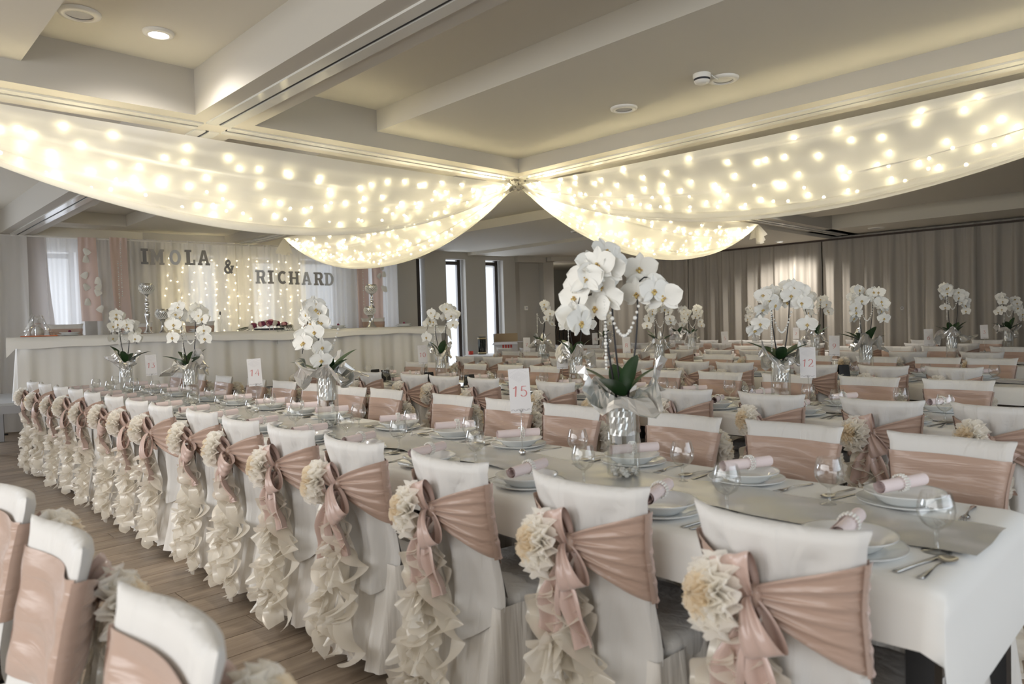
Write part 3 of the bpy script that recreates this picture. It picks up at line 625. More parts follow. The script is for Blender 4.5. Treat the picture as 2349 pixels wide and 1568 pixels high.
    for li in range(2):
        a = radians([rnd.uniform(-75, -40), rnd.uniform(105, 150)][li]); d = Vector((cos(a), -.25, sin(a))).normalized(); L = rnd.uniform(.12, .16) if li == 0 else rnd.uniform(.08, .11)
        bn = Vector((-sin(a), 0, cos(a))); fr_ = d.cross(bn).normalized()
        if fr_.y > 0: fr_ = -fr_
        def loop(u, v, d=d, bn=bn, fr_=fr_, L=L, li=li):
            t = u; c = (1-cos(2*pi*t))/2; wd = .018+.084*c**.8; vv = (v-.5)
            p = K+d*(L*c)+fr_*((.027 if li == 0 else .018)*sin(2*pi*t)+(.020 if li == 0 else .004))+bn*(wd*vv+.010*c)
            return p+fr_*(.007*sin(v*2*pi*2.5+ph[li]+3*t)*(1-.4*c))
        out['loop%d' % li] = MB().grid(26, 12, loop).mesh('bow_loop', 'satinl')
    for ti in range(2):
        dx = rnd.uniform(-.10, -.03) if ti == 0 else rnd.uniform(.02, .10); L = rnd.uniform(.20, .30); tw = rnd.uniform(-.7, .7)
        def tail(u, v, dx=dx, L=L, tw=tw, ti=ti):
            wd = .024+.066*sm(0, .6, v); x = (u-.5)*wd; a = tw*v+.6*sin(v*4+ph[ti])*.5
            return K+Vector((dx*v**1.1+x*cos(a), -.012-.03*sin(pi*min(1, v*1.2))-abs(x*sin(a))-.012*sin(u*2*pi*1.5+ph[ti+2]), -.02-L*v+.03*(u-.5)*sm(.8, 1, v)))
        out['tail%d' % ti] = MB().grid(8, 16, tail).mesh('sash_tail', 'satinl')
    # tulle rosette
    rc = K+Vector((rnd.uniform(-.095, -.065), -.050, rnd.uniform(-.015, .03))); mb = MB()
    ax = Vector((-.52, -.82, .16)).normalized(); e1 = ax.cross(Vector((0, 0, 1))).normalized(); e2 = ax.cross(e1)
    for q in range(10):
        op = .98-.09*q; R = .094*(1-.03*q)*rnd.uniform(.88, 1.08); f1 = rnd.randint(7, 11); f0 = rnd.uniform(0, 6.28); f2 = rnd.uniform(0, 6.28)
        def fan(u, v, op=op, R=R, f1=f1, f0=f0, f2=f2):
            a = 2*pi*u; th_ = op*1.65+.20*sin(a*f1+f0)*v+.07*sin(a*(f1*2+3)+f2)*v; r = R*v*(1+.05*sin(a*f1*2+f2)); th_ = max(.02, min(2.0, th_))
            return rc+ax*(r*cos(th_)-.02)+(e1*cos(a)+e2*sin(a))*(r*sin(th_))
        mb.grid(80, 5, fan, 1 if q > 5 else 0, wrap=True)
    out['rosette'] = mb.mesh('tulle_rosette', ['tulle', 'peach'])
    # curly organza cascade from the knot to the floor
    mb = MB(); nst = 9
    for q in range(nst):
        x0 = kx-.01+(q-(nst-1)/2)*.008; x1 = kx-.035+(q-(nst-1)/2)*.030+rnd.uniform(-.015, .015); A = rnd.uniform(.9, 1.25); wl = rnd.uniform(.15, .23); f0 = rnd.uniform(0, 6.28); z1 = rnd.uniform(.05, .13); wd0 = rnd.uniform(.055, .085)
        sg = -1 if q < nst/2 else 1
        def ruf(u, v, x0=x0, x1=x1, A=A, wl=wl, f0=f0, z1=z1, wd0=wd0, sg=sg, q=q):
            z = (kz-.03)+(z1-kz+.03)*u; dz = kz-z
            xc = x0+(x1-x0)*u**.8+.012*sin(dz/wl*3+f0); yc = -.275-.085*max(0, z-.46)/.45-.05*sm(.5, .15, z)-.022-.012*(q % 2)
            th_ = A*sin(2*pi*dz/wl+f0)+sg*.35; wdd = wd0*(.45+.55*sm(0, .2, u))*(1+.25*sin(2*pi*dz/wl*.5+f0))
            r = wdd*v
            return Vector((xc+r*sin(th_), yc-r*abs(cos(th_))*.85-.0, z-.10*r+.010*v*sin(2*pi*dz/wl*2+f0)+.004*v*v*sin(60*dz+f0)))
        mb.grid(120, 5, ruf)
    # a few loose flounces
    for q in range(7):
        z = rnd.uniform(.12, .6); x = kx-.03+rnd.uniform(-.09, .09)*(1.1-z); f0 = rnd.uniform(0, 6.28); s_ = rnd.uniform(.05, .085)
        y = -.33-.085*max(0, z-.46)/.45-.03
        mb.grid(30, 6, lambda u, v: Vector((x+s_*v*.8*cos(f0+u*4.2), y-.035*v-.022*sin(u*19+f0)*v-.010*sin(u*37)*v, z+s_*v*sin(f0+u*4.2)*.8-.03*v+.012*sin(u*23+f0)*v)))
    out['ruffle'] = mb.mesh('organza_ruffle', 'organza')
    return out
leg_me = MB().box(-.015, .015, -.015, .015, 0, .43).mesh('leg', 'black', False)
def build_chair(name, seed):
    o = chair_meshes(seed); t = thing(name, '', 'chair')
    put('back_cover', o['back_cover'], t); put('seat_cover', o['seat_cover'], t); put('skirt', o['skirt'], t)
    put('sash', o['sash'], t); put('gathered_edge', o['gathered_edge'], t); kn = put('bow_knot', o['knot'], t)
    put('bow_loop', o['loop0'], t); put('bow_loop', o['loop1'], t); put('sash_tail', o['tail0'], t); put('sash_tail', o['tail1'], t)
    put('tulle_rosette', o['rosette'], t)['label'] = 'cream tulle rosette with peach centre'
    put('organza_ruffle', o['ruffle'], t)['label'] = 'curly ivory organza cascade'
    for x, y in ((-.155, -.205), (.155, -.205), (-.155, .18), (.155, .18)): put('leg', leg_me, t, (x, y, 0))
    return t
protos = [build_chair('banquet_chair', 100+i) for i in range(4)]
used = [False]*4; rndc = random.Random(21)
def place_chair(x, y, rz, label, group, skip=()):
    i = rndc.randrange(4); p = protos[i]; rz += rndc.uniform(-.05, .05); x += rndc.uniform(-.008, .008); y += rndc.uniform(-.015, .015)
    if not used[i] and not skip: used[i] = True; p.location = (x, y, p.location.z); p.rotation_euler = (0, 0, rz); p['label'] = label; p['group'] = group; return p
    return dup(p, (x, y, 0), rz, label, group, skip)

ROWS = [  # centre line y, table ends, near chairs, far chairs, table numbers, card x, orchid x
    dict(y=2.13, e=[-.45, -3.2, -5.9, -8.5], near=[-.71, -1.28, -1.84, -2.45, -2.99, -3.49, -4.05, -4.62, -5.10, -5.61, -6.18, -6.70, -7.16, -7.74, -8.2], far=[-.73, -1.28, -1.79, -2.46, -2.94, -3.45, -4.19, -4.6, -5.12, -5.66, -6.2, -6.96, -7.6, -8.22], t=[15, 14, 13], card=[-2.25, -4.94, -7.17]),
    dict(y=4.50, e=[-.45, -3.28, -5.6, -7.75], near=[-.76, -1.30, -1.87, -2.44, -3.02, -3.54, -4.30, -4.83, -5.27, -6.0, -6.6, -7.27], far=[-1.26, -1.82, -2.4, -2.95, -3.5, -4.2, -4.86, -5.4, -5.94, -6.59, -7.04], t=[12, 11, 10], card=[-1.94, -4.03, -5.97]),
    dict(y=7.0, e=[-.9, -3.7, -5.95, -8.2], near=[-1.59, -2.09, -2.67, -3.45, -3.93, -4.6, -5.15, -5.7, -6.28, -6.93, -7.48], far=[-1.61, -2.05, -2.62, -3.25, -3.85, -4.37, -5.16, -5.75, -6.3, -6.9, -7.48, -7.95], t=[9, 8, 7], card=[-2.76, -5.22, -6.92]),
    dict(y=9.4, e=[-1.4, -4.1, -6.8, -9.5], near=[-1.92, -2.65, -3.22, -3.85, -4.49, -5.0, -5.57, -6.2, -7.1, -7.8, -8.64, -9.23], far=[-1.96, -2.68, -3.18, -3.85, -4.6, -5.27, -6.29, -7.0, -7.6, -8.3, -9.0], t=[6, 5, 4], card=[-2.61, -5.25, -7.66]),
    dict(y=11.75, e=[-1.8, -4.25, -6.55, -8.6], near=[-2.68, -3.21, -3.88, -4.7, -5.5, -6.27, -6.81, -7.4, -8.0], far=[-2.68, -3.51, -4.5, -5.44, -6.0, -6.38, -6.8, -7.29, -8.0], t=[3, 2, 1], card=[-2.56, -5.26, -7.68]),
]
TZ = .757
NW = ['zero', 'one', 'two', 'three', 'four', 'five', 'six', 'seven', 'eight', 'nine', 'ten', 'eleven', 'twelve', 'thirteen', 'fourteen', 'fifteen']
def tabn(r, x):
    for i in range(3):
        if x > r['e'][i+1]: return r['t'][i]
    return r['t'][2]
def place_name(r, xs, x):
    """which seat of its table, counted from the stage end"""
    n_ = tabn(r, x); same = sorted(q for q in xs if tabn(r, q) == n_); return n_, ORD[same.index(x)]
for ri, r in enumerate(ROWS):
    for x in r['near']:
        n_, od = place_name(r, r['near'], x)
        place_chair(x-.010, r['y']-.35, 0, 'white covered chair with pink bow, table %s near side, %s seat from the stage' % (NW[n_], od), 'chairs along the near sides of the tables', () if ri < 2 else ('leg',))
    for x in r['far']:
        n_, od = place_name(r, r['far'], x)
        place_chair(x, r['y']+.40, pi, 'white covered chair, pink band facing us, table %s far side, %s from stage' % (NW[n_], od), 'chairs along the far sides of the tables', () if ri < 1 else ('leg',))
for x, lb in ((-1.17, 'closest white covered chair, its curved pink banded back cut off by the picture'), (-1.85, 'white covered chair with cream rosette, second one of the cut off row'), (-2.46, 'chair of which only the rounded white back corner shows, third of the cut off row')):
    place_chair(x, .085, pi+.07, lb, 'chairs of the cut off row at the aisle')
for i in range(4):
    if not used[i]: protos[i].location = (-1.6-.6*i, 14.5, 0)

# ------------------------------------------------------------------ tables, cloths, runners
for ri, r in enumerate(ROWS):
    for i in range(3):
        x1, x0 = r['e'][i], r['e'][i+1]; n_ = r['t'][i]; y = r['y']; xc = (x0+x1)/2; hl = (x1-x0)/2
        t = thing('banquet_table', 'dark brown banquet table under the cloth of table %s' % NW[n_], 'table', (xc, y, 0), 0, 'banquet tables')
        MB().box(-hl+.03, hl-.03, -.40, .40, .72, .75).obj('tabletop', 'tabwood', t, smooth=False)
        for yy in (-.33, .33): MB().box(-hl+.1, hl-.1, yy-.012, yy+.012, .60, .72).obj('apron', 'tabwood', t, smooth=False)
        for sx in (-1, 1):
            for yy in ((-.34, .34) if sx > 0 and i == 0 else (-.03, .07)): MB().box(sx*(hl-.065)-.03, sx*(hl-.065)+.03, yy-.03, yy+.03, 0, .72).obj('leg', 'black', t, smooth=False)
        rnd = random.Random(300+n_); ph = [rnd.uniform(0, 6.28) for _ in range(4)]
        endR = i == 0; endL = i == 2
        oR = .26 if endR else -.004; oL = .26 if endL else -.004
        def cl(u, v, hl=hl, ph=ph, oR=oR, oL=oL):
            # unfold the cloth: su along, sv across; what passes the table edge hangs down
            su = -hl-oL+(2*hl+oL+oR)*u; HW = .43; drop = .135; sv = (-HW-drop)+(2*HW+2*drop)*v
            xx = max(-hl, min(hl, su)); yy = max(-HW, min(HW, sv)); dx = abs(su-xx); dy = abs(sv-yy)
            sx = 1 if su > 0 else -1; sy_1 = 1 if sv > 0 else -1
            z = TZ+.0015*sin(su*9+ph[0])*sin(sv*7+ph[1])
            wv = .010*sin(su*7+ph[2])*dy/drop
            d_ = dx+dy
            if dx > 0 and dy > 0: # corner folds hang outward in a point
                z -= d_*.98; xx += sx*(.03*dx/.26+.10*dy); yy += sy_1*(.05*dy/.135+.12*dx)
            else:
                z -= d_; xx += sx*.03*min(1, dx*5); yy += sy_1*(.02*min(1, dy*9)+wv)
            r_ = .012
            return (xx, yy, z)
        us = 60
        o = MB().grid(us, 36, cl).obj('tablecloth', 'cloth', loc=(xc, y, 0)); tag(o, 'white tablecloth with short overhang on table %s' % NW[n_], 'tablecloth', 'white tablecloths')
        def rn(u, v, hl=hl, ph=ph, endR=endR):
            x = -hl+(2*hl)*u; yy = -.155+.31*v+.006*sin(x*5+ph[3]); z = TZ+.0035+.0036*(1+sin(x*17+ph[0]+3*sin(x*2.3+ph[1])+yy*22))+.0022*(1+sin(x*31-yy*40+ph[2]))*.5
            return (x, yy, z)
        o = MB().grid(110, 8, rn).obj('table_runner', 'runner', loc=(xc, y, 0)); tag(o, 'silver grey satin runner along the middle of table %s' % NW[n_], 'runner', 'silver table runners')

# ------------------------------------------------------------------ tableware prototypes
def proto_mesh(mb, name, m, smooth=True): return mb.mesh(name, m, smooth)
plate_me = MB().lathe([(.0001, .004), (.085, .004), (.092, .006), (.132, .017), (.136, .019), (.134, .015), (.09, .001), (.075, 0), (.0001, 0)], 36).mesh('dinner_plate', 'china')
bowl_me = MB().lathe([(.0001, .010), (.06, .010), (.078, .014), (.086, .026), (.112, .036), (.116, .038), (.114, .034), (.09, .022), (.08, .010), (.066, .004), (.064, 0), (.0001, 0)], 36).mesh('soup_plate', 'china')
nap = MB()
def nroll(u, v):
    a = u*4*pi+.3; r = .011+.0115*u; return (-.105+.21*v, r*cos(a), r*sin(a))
nap.grid(34, 8, nroll)
nap_me = nap.mesh('napkin', 'napkin'); ring_me = MB().tube([(0, .0250*cos(a), .0250*sin(a)) for a in [2*pi*k/18 for k in range(19)]], .0042, 7, cap=False)
ring2 = MB()
for k_ in range(18):
    a = 2*pi*k_/18
    for xx in (-.008, .0, .008): ring2.ball((xx, .0250*cos(a), .0250*sin(a)), .0038, n=6, m=4)
ring_me = ring2.mesh('napkin_ring', 'crystal')
def strip(mb, pts):  # pts: (y, halfwidth, z)
    n_ = len(pts); vs = []
    for yy, hw, z in pts: vs += [(-hw, yy, z), (0, yy, z+.0022), (hw, yy, z), (0, yy, z-.001)]
    fs = []
    for i in range(n_-1):
        for k_ in range(4): fs.append((i*4+k_, i*4+(k_+1) % 4, i*4+4+(k_+1) % 4, i*4+4+k_))
    mb.add(vs, fs+[(3, 2, 1, 0), ((n_-1)*4, (n_-1)*4+1, (n_-1)*4+2, (n_-1)*4+3)])
HND = [(-.10, .007, .0022), (-.092, .0085, .0025), (-.07, .007, .003), (-.03, .0035, .006), (.0, .003, .008)]
mb = MB(); strip(mb, HND+[(.03, .004, .006), (.045, .011, .003), (.055, .0125, .002)])
for q in range(4): 
    x = -.0102+.0068*q; mb.box(x-.0014, x+.0014, .053, .10, .0015, .0035)
fork_me = mb.mesh('fork', 'silver')
mb = MB(); strip(mb, [(-.11, .0075, .002), (-.1, .009, .003), (-.02, .006, .003), (-.0, .007, .003), (.03, .0095, .002), (.08, .0095, .002), (.105, .006, .0015), (.118, .001, .001)]); knife_me = mb.mesh('knife', 'silver')
mb = MB(); strip(mb, HND+[(.028, .0035, .006), (.04, .006, .004)])
mb.grid(14, 4, lambda u, v: (.021*v*cos(2*pi*u), .068+.031*v*sin(2*pi*u), .0015+.006*v*v), wrap=True); spoon_me = mb.mesh('spoon', 'silver')
wine_me = MB().lathe([(.0001, .003), (.02, .002), (.034, .001), (.034, .0025), (.012, .006), (.0055, .012), (.0045, .035), (.006, .055), (.014, .060), (.030, .071), (.0405, .088), (.0435, .104), (.0415, .122), (.037, .138), (.0335, .150)], 24).mesh('wine_glass', 'wine')
rt = random.Random(77)
def item(name, me, label, cat, group, loc, rz, rot=None):
    return tag(put(name, me, None, loc, rot or (0, 0, rz)), label, cat, group)
def setting(ri, r, x, side, od, n_, cutlery=True, glass=True):
    sg = -1 if side == 'near' else 1; y = r['y']+sg*.275; wh = 'table %s %s side, %s place from stage' % (NW[n_], side, od)
    x += rt.uniform(-.015, .015); y += rt.uniform(-.008, .008); face = 0 if side == 'near' else pi
    item('dinner_plate', plate_me, 'dinner plate under a deep plate, '+wh, 'plate', 'white dinner plates', (x, y, TZ), 0)
    item('soup_plate', bowl_me, 'deep white plate on a dinner plate, '+wh, 'plate', 'deep white plates', (x+rt.uniform(-.006, .006), y+rt.uniform(-.006, .006), TZ+.0065), 0)
    a = (radians(103) if side == 'near' else radians(68))+rt.uniform(-.12, .12)
    np_ = thing('napkin', 'rolled pink napkin in a crystal ring, '+wh, 'napkin', (x+rt.uniform(-.01, .01), y, TZ+.0445+.023), a, 'rolled pink napkins')
    put('cloth', nap_me, np_); put('napkin_ring', ring_me, np_, (rt.uniform(-.01, .015), 0, 0))['label'] = 'silver crystal napkin ring'
    if cutlery:
        rr = 1 if side == 'near' else -1   # the diner's right hand
        item('fork', fork_me, 'steel fork beside the plates, '+wh, 'fork', 'steel forks', (x-rr*.175, y-sg*-.01*0, TZ+.0005), face+rt.uniform(-.25, .1))
        item('knife', knife_me, 'steel knife beside the plates, '+wh, 'knife', 'steel knives', (x+rr*.165, y-sg*.01, TZ+.0005), face+rt.uniform(-.3, .1))
        item('spoon', spoon_me, 'steel spoon beside the knife, '+wh, 'spoon', 'steel spoons', (x+rr*.20, y+sg*.005, TZ+.0005), face+rt.uniform(-.3, .05))
    if glass:
        rr = 1 if side == 'near' else -1
        item('wine_glass', wine_me, 'stemmed wine glass, '+wh, 'glass', 'stemmed wine glasses', (x+rr*.165, y-sg*(.12 if side == 'near' else .16), TZ+.001), rt.uniform(0, 6))
for ri, r in enumerate(ROWS):
    for side in ('near', 'far'):
        xs = r[side]
        for x in xs:
            n_, od = place_name(r, xs, x)
            if ri == 0: setting(ri, r, x, side, od, n_)
            elif ri == 1: setting(ri, r, x, side, od, n_, cutlery=(x > -4.6 and side == 'near') or (x > -2.5), glass=True)
            elif ri == 2: setting(ri, r, x, side, od, n_, cutlery=False, glass=(side == 'near'))
            elif ri == 3 and side == 'near': setting(ri, r, x, side, od, n_, cutlery=False, glass=False)

# ------------------------------------------------------------------ orchids in glass vases
def petal(mb, L, Wd, ang, cup, mi=0, base=.004, ruffle=0.0):
    ca, sa = cos(ang), sin(ang)
    def f(u, v):
        wv = Wd*(sin(pi*min(1, max(0, .06+.94*v))**.85))**.65 if v < 1 else 0
        x = (u-.5)*2*wv; y = base+L*v; z = cup*(v*v)*L-.25*cup*abs(x)+.002*sin(7*u)*v+.004
        return (x*ca-y*sa, x*sa+y*ca, z)
    mb.grid(6, 6, f, mi)
bloss = []
for k in range(3):
    rr = random.Random(50+k); mb = MB()
    petal(mb, .050, .012+.003, 0, -.12-.1*k); petal(mb, .046, .014, radians(128), -.15+.2*k); petal(mb, .046, .014, radians(-128), -.15+.1*k)
    petal(mb, .054, .031, radians(74), .08-.12*k); petal(mb, .054, .031, radians(-74), .10-.1*k)
    lb = MB(); lb.ball((0, .004, .008), .0045, n=8, m=5, sq=(.9, .8, 1.2)); lb.ball((0, -.006, .008), .0055, n=8, m=5, sq=(.8, 1.3, .8)); lb.ball((.006, -.002, .007), .004, n=6, m=4); lb.ball((-.006, -.002, .007), .004, n=6, m=4)
    bloss.append((mb.mesh('blossom', 'petal'), lb.mesh('flower_lip', 'lip')))
vase_me = MB().lathe([(.0001, .004), (.058, .004), (.0625, .008), (.0625, .31), (.0595, .31), (.0595, .02), (.0001, .012)], 32).mesh('glass_vase', 'glass')
pb = MB(); rr = random.Random(9)
for k in range(70):
    a = rr.uniform(0, 6.28); q = .05*sqrt(rr.random()); pb.ball((q*cos(a), q*sin(a), .018+rr.random()*.028), rr.uniform(.007, .011), n=6, m=4, sq=(1.25, .9, .7))
peb_me = pb.mesh('pebbles', 'pebble')
VR = Vector((R0.x, R0.y, 0)).normalized()
def orchid(x, y, n_, arches, H, seed, lead, leaves=5, wide=.06, label=None, big=1.0, z0=TZ):
    rnd = random.Random(seed); rz = 0
    wl = label or 'on table %s' % NW[n_]
    tag(put('glass_vase', vase_me, None, (x, y, z0+.001), (0, 0, rnd.uniform(0, 6))), 'clear cylinder glass vase holding the orchid '+wl, 'vase', 'clear cylinder vases')
    stuff(tag(put('pebbles', peb_me, None, (x, y, z0+.0), (0, 0, rnd.uniform(0, 6))), 'white pebbles in the bottom of the vase '+wl, 'pebbles', 'vase pebbles'))
    t = thing('orchid', lead+' '+wl, 'orchid', (x, y, z0), 0, 'white orchids on the tables')
    ph = [rnd.uniform(0, 6.28) for _ in range(8)]
    def foil(u, v):
        a = 2*pi*u; cr = .004*sin(a*13+ph[0]+v*9)+.003*sin(a*29+ph[1]-v*14)
        if v < .42: z = .17+(.315-.17)*(v/.42); r = .046+.006*(v/.42)+cr*.8
        else:
            t_ = (v-.42)/.58; lob = max(0, sin(a*2+ph[2])*.5+sin(a*3+ph[3])*.5+.35*sin(a*7+ph[4])); R = .055+wide+.085*lob
            r = .053+(R-.053)*t_**.8+cr*(1+2*t_)+.010*sin(a*9+ph[5])*t_; z = .315+(.02+.075*sin(a*2+ph[6])+.045*sin(a*5+ph[7]))*t_**1.2+.018*sin(t_*7+a*3)
        return (r*cos(a), r*sin(a), z)
    MB().grid(40, 15, foil, wrap=True).obj('foil_wrap', 'foil', t, smooth=False)
    MB().lathe([(.0001, .30), (.045, .30), (.043, .19), (.0001, .185)], 16).obj('pot', 'stem', t)
    for k in range(leaves):
        a = ph[0]+k*2*pi/leaves*1.0+rnd.uniform(-.3, .3); L = rnd.uniform(.15, .22); Wd = rnd.uniform(.028, .044); ri_ = rnd.uniform(.65, 1.3); ca, sa = cos(a), sin(a)
        def lf(u, v):
            wv = Wd*sin(pi*min(1, .08+.92*v)**.9)**.6 if v < 1 else 0; s_ = (u-.5)*2
            out = .015+L*(v*cos(ri_)+.28*v*v); up = .315+L*(v*sin(ri_)-.16*v*v)+.25*abs(s_)*wv
            return (out*ca-s_*wv*sa, out*sa+s_*wv*ca, up)
        MB().grid(4, 9, lf).obj('leaf', 'leaf', t)
    cam_dir = Vector((-x, -y, 0)).normalized()
    for (sd, L, nb, Hh, dep, *dr) in arches:
        dr = dr[0] if dr else .14; L *= .62
        top = H+Hh; dirv = VR*sd+cam_dir*dep; b0 = Vector((.02*sd, rnd.uniform(-.015, .015), .30))
        if dirv.length > 1e-3: dirv.normalize()
        pts = []
        for q in range(13):
            v = q/12
            if v < .55: t_ = v/.55; p = b0+Vector((0, 0, (top-.30-.02)*t_))+dirv*(.03*sin(pi*t_*.7)+.02*t_)
            else: t_ = (v-.55)/.45; p = b0+dirv*(.045+L*t_)+Vector((0, 0, top-.32+.05*sin(pi*min(1, t_*1.1))-.05*t_-dr*t_*t_))
            pts.append(p)
        MB().tube(pts, lambda q: .0042-.002*q, 6).obj('stem', 'stem', t)
        nb = int(nb*1.6)
        for k in range(nb):
            v = .48+.52*(k+.5)/nb; fi = v*12; i0 = min(11, int(fi)); p = pts[i0].lerp(pts[i0+1], fi-i0)
            sidev = Vector((-dirv.y, dirv.x, 0)) if dirv.length > .1 else VR
            off = sidev*rnd.uniform(-.045, .045)+cam_dir*rnd.uniform(-.01, .055)+Vector((0, 0, rnd.uniform(-.055, .045)))
            nrm = (cam_dir*rnd.uniform(.4, 1.0)+VR*rnd.uniform(-.8, .8)+Vector((0, 0, rnd.uniform(-.25, .35)))+off*6).normalized()
            me, lp = bloss[rnd.randrange(3)]
            o = put('blossom', me, t, p+off); sc = big*rnd.uniform(.92, 1.12); sc *= 1.14; o.scale = (sc, sc, sc); o.rotation_mode = 'QUATERNION'; o.rotation_quaternion = nrm.to_track_quat('Z', 'Y')
            put('flower_lip', lp, o)
    # crystal garland: one loop and one hanging strand
    gb = MB(); sd, L, nb, Hh, dep = arches[0][:5]
    a0 = VR*(-.05)+cam_dir*.05; a1 = VR*.075+cam_dir*.05
    for q in range(19):
        v = q/18; p = a0.lerp(a1, v); gb.ball((p.x, p.y, H-.13+Hh-.13*sin(pi*v)), .0062 if q % 3 else .0085, n=6, m=4)
    for q in range(20): gb.ball((a0.x*1.1, a0.y*1.1, H-.13+Hh-.013*q), .0055 if q % 4 else .008, n=6, m=4)
    o = stuff(gb.obj('bead_garland', 'crystal', t))
    return t
orchid(-1.63, 2.15, 15, [(-1, .22, 11, .03, .4, .17), (1, .17, 4, -.02, .1, .02), (-.5, .08, 5, .05, .5, .10)], .77, 1, 'large white orchid bending two ways over crumpled silver foil', 6, .095, big=1.1)
orchid(-3.83, 2.17, 14, [(-1, .15, 10, .0, .5, .20), (-.5, .05, 8, -.02, .7, .22)], .72, 2, 'white orchid with one dense cluster and wide foil wings', 7, .10)
orchid(-6.02, 2.17, 13, [(1, .16, 9, .0, .3), (-1, .10, 6, .02, .3)], .76, 3, 'white orchid nodding away from the stage over star shaped foil', 5, .08)
orchid(-7.73, 2.17, 13, [(-1, .13, 6, .02, .2), (1, .13, 6, -.06, .2)], .76, 4, 'white orchid nearest the stage on ruffled foil', 4, .05, label='at the stage end of table thirteen')
orchid(-2.12, 4.5, 12, [(-1, .17, 7, -.01, .3), (1, .19, 7, .02, .2)], .76, 5, 'white orchid arching both ways above a foil collar pulled aside', 5, .08)
orchid(-3.88, 4.5, 11, [(1, .10, 5, .02, .2), (-1, .08, 5, .0, .3)], .74, 6, 'white orchid half hidden behind the big front orchid', 5, .05)
orchid(-5.67, 4.5, 10, [(1, .15, 8, .04, .3), (-1, .16, 4, -.05, .2)], .74, 7, 'white orchid before a slit window', 3, .05)
orchid(-6.63, 7.0, 7, [(.6, .08, 6, .06, .3), (1, .17, 4, .02, .2)], .78, 8, 'small white orchid with upright flowers', 3, .06)
orchid(-4.75, 7.0, 8, [(-.8, .12, 7, .0, .3), (1, .12, 8, .04, .3)], .76, 9, 'round headed white orchid', 5, .05)
orchid(-2.47, 7.0, 9, [(-1, .12, 8, .02, .3), (1, .16, 10, .01, .3)], .77, 10, 'full white orchid with spreading strap leaves', 8, .08)
orchid(-5.8, 9.4, 5, [(-1, .13, 5, -.02, .2), (1, .15, 6, -.02, .2)], .74, 11, 'white orchid split into two nodding sprays', 5, .04)
orchid(-3.95, 9.4, 6, [(-.7, .09, 7, .06, .3), (1, .17, 6, .0, .3)], .80, 12, 'white orchid with a tall foil peak', 4, .06, label='at the stage end of table six')
orchid(-2.37, 9.4, 6, [(-.5, .08, 6, .08, .3), (1, .16, 8, .0, .3)], .80, 13, 'white orchid leaning one way over loose foil', 6, .08, label='on table six beside card six')
orchid(-7.45, 9.4, 4, [(.6, .1, 5, .0, .3)], .74, 14, 'white orchid mostly hidden behind others', 4, .05)
orchid(-7.55, 11.75, 1, [(1, .1, 6, .0, .3)], .76, 15, 'white orchid by the curtain wall', 4, .05)
orchid(-5.98, 11.75, 2, [(-1, .12, 6, .0, .3)], .74, 16, 'white orchid drooping toward the stage', 4, .05)
orchid(-2.28, 11.75, 3, [(-1, .14, 7, .0, .3), (1, .17, 7, -.06, .2)], .76, 17, 'white orchid with wide leaves', 5, .08)

# ------------------------------------------------------------------ number cards
DIG = {
 '0': [arc(.3, .5, .27, .5, 90, 450, 26)], '1': [[(.02, .80), (.2, .86), (.34, 1.0)], [(.34, 1.0), (.22, 0)]],
 '2': [arc(.30, .74, .26, .26, 160, -20, 12)+[(.40, .42), (.16, .16), (.02, .02)], [(.02, .03), (.30, .05), (.58, .02), (.60, .14)]],
 '3': [[(.05, .97), (.55, .97), (.28, .60)]+arc(.27, .30, .28, .30, 80, -150, 14)], '4': [[(.44, 0), (.44, 1.0), (.0, .30), (.62, .30)]],
 '5': [[(.58, .98), (.16, .98), (.10, .56)]+arc(.28, .31, .30, .31, 130, -150, 16)], '6': [[(.52, .98), (.24, .72), (.06, .40)]+arc(.31, .29, .27, .29, 170, -180, 20)],
 '7': [[(.02, .86), (.04, .97), (.58, .97), (.36, .52), (.22, 0)]], '8': [arc(.3, .74, .22, .26, 90, 450, 20), arc(.3, .25, .28, .27, 90, 450, 20)],
 '9': [arc(.29, .70, .27, .29, 0, 360, 20)+[(.54, .55), (.40, .25), (.12, .02)]] }
orn = MB(); thin = lambda dx, dz: .0009
for q in range(7):
    orn_x = -.036+.012*q; ribbon(orn, arc(orn_x, .012, .006, .004, 180*(q % 2), 180*(q % 2)+230, 8), lambda dx, dz: .0016, y=-.0011)
ribbon(orn, [(-.042, .012), (.042, .012)], thin, y=-.0011)
lat = MB()
for k in range(5):
    q = .012+.009*k
    ribbon(lat, [(-q, .16), (0, .16+q*.62), (q, .16), (0, .16-q*.62), (-q, .16)] if q < .042 else [(-.042, .16+.004*k), (0, .196), (.042, .16+.004*k)], lambda dx, dz: .0011, y=-.0011)
orn_me = orn.mesh('ornament', 'greyink', False); lat_me = lat.mesh('lattice_print', mat('pale_print', (.62, .60, .61), .8), False)
cardp = MB().box(-.047, .047, -.0008, .0008, 0, .196).mesh('card', 'card', False)
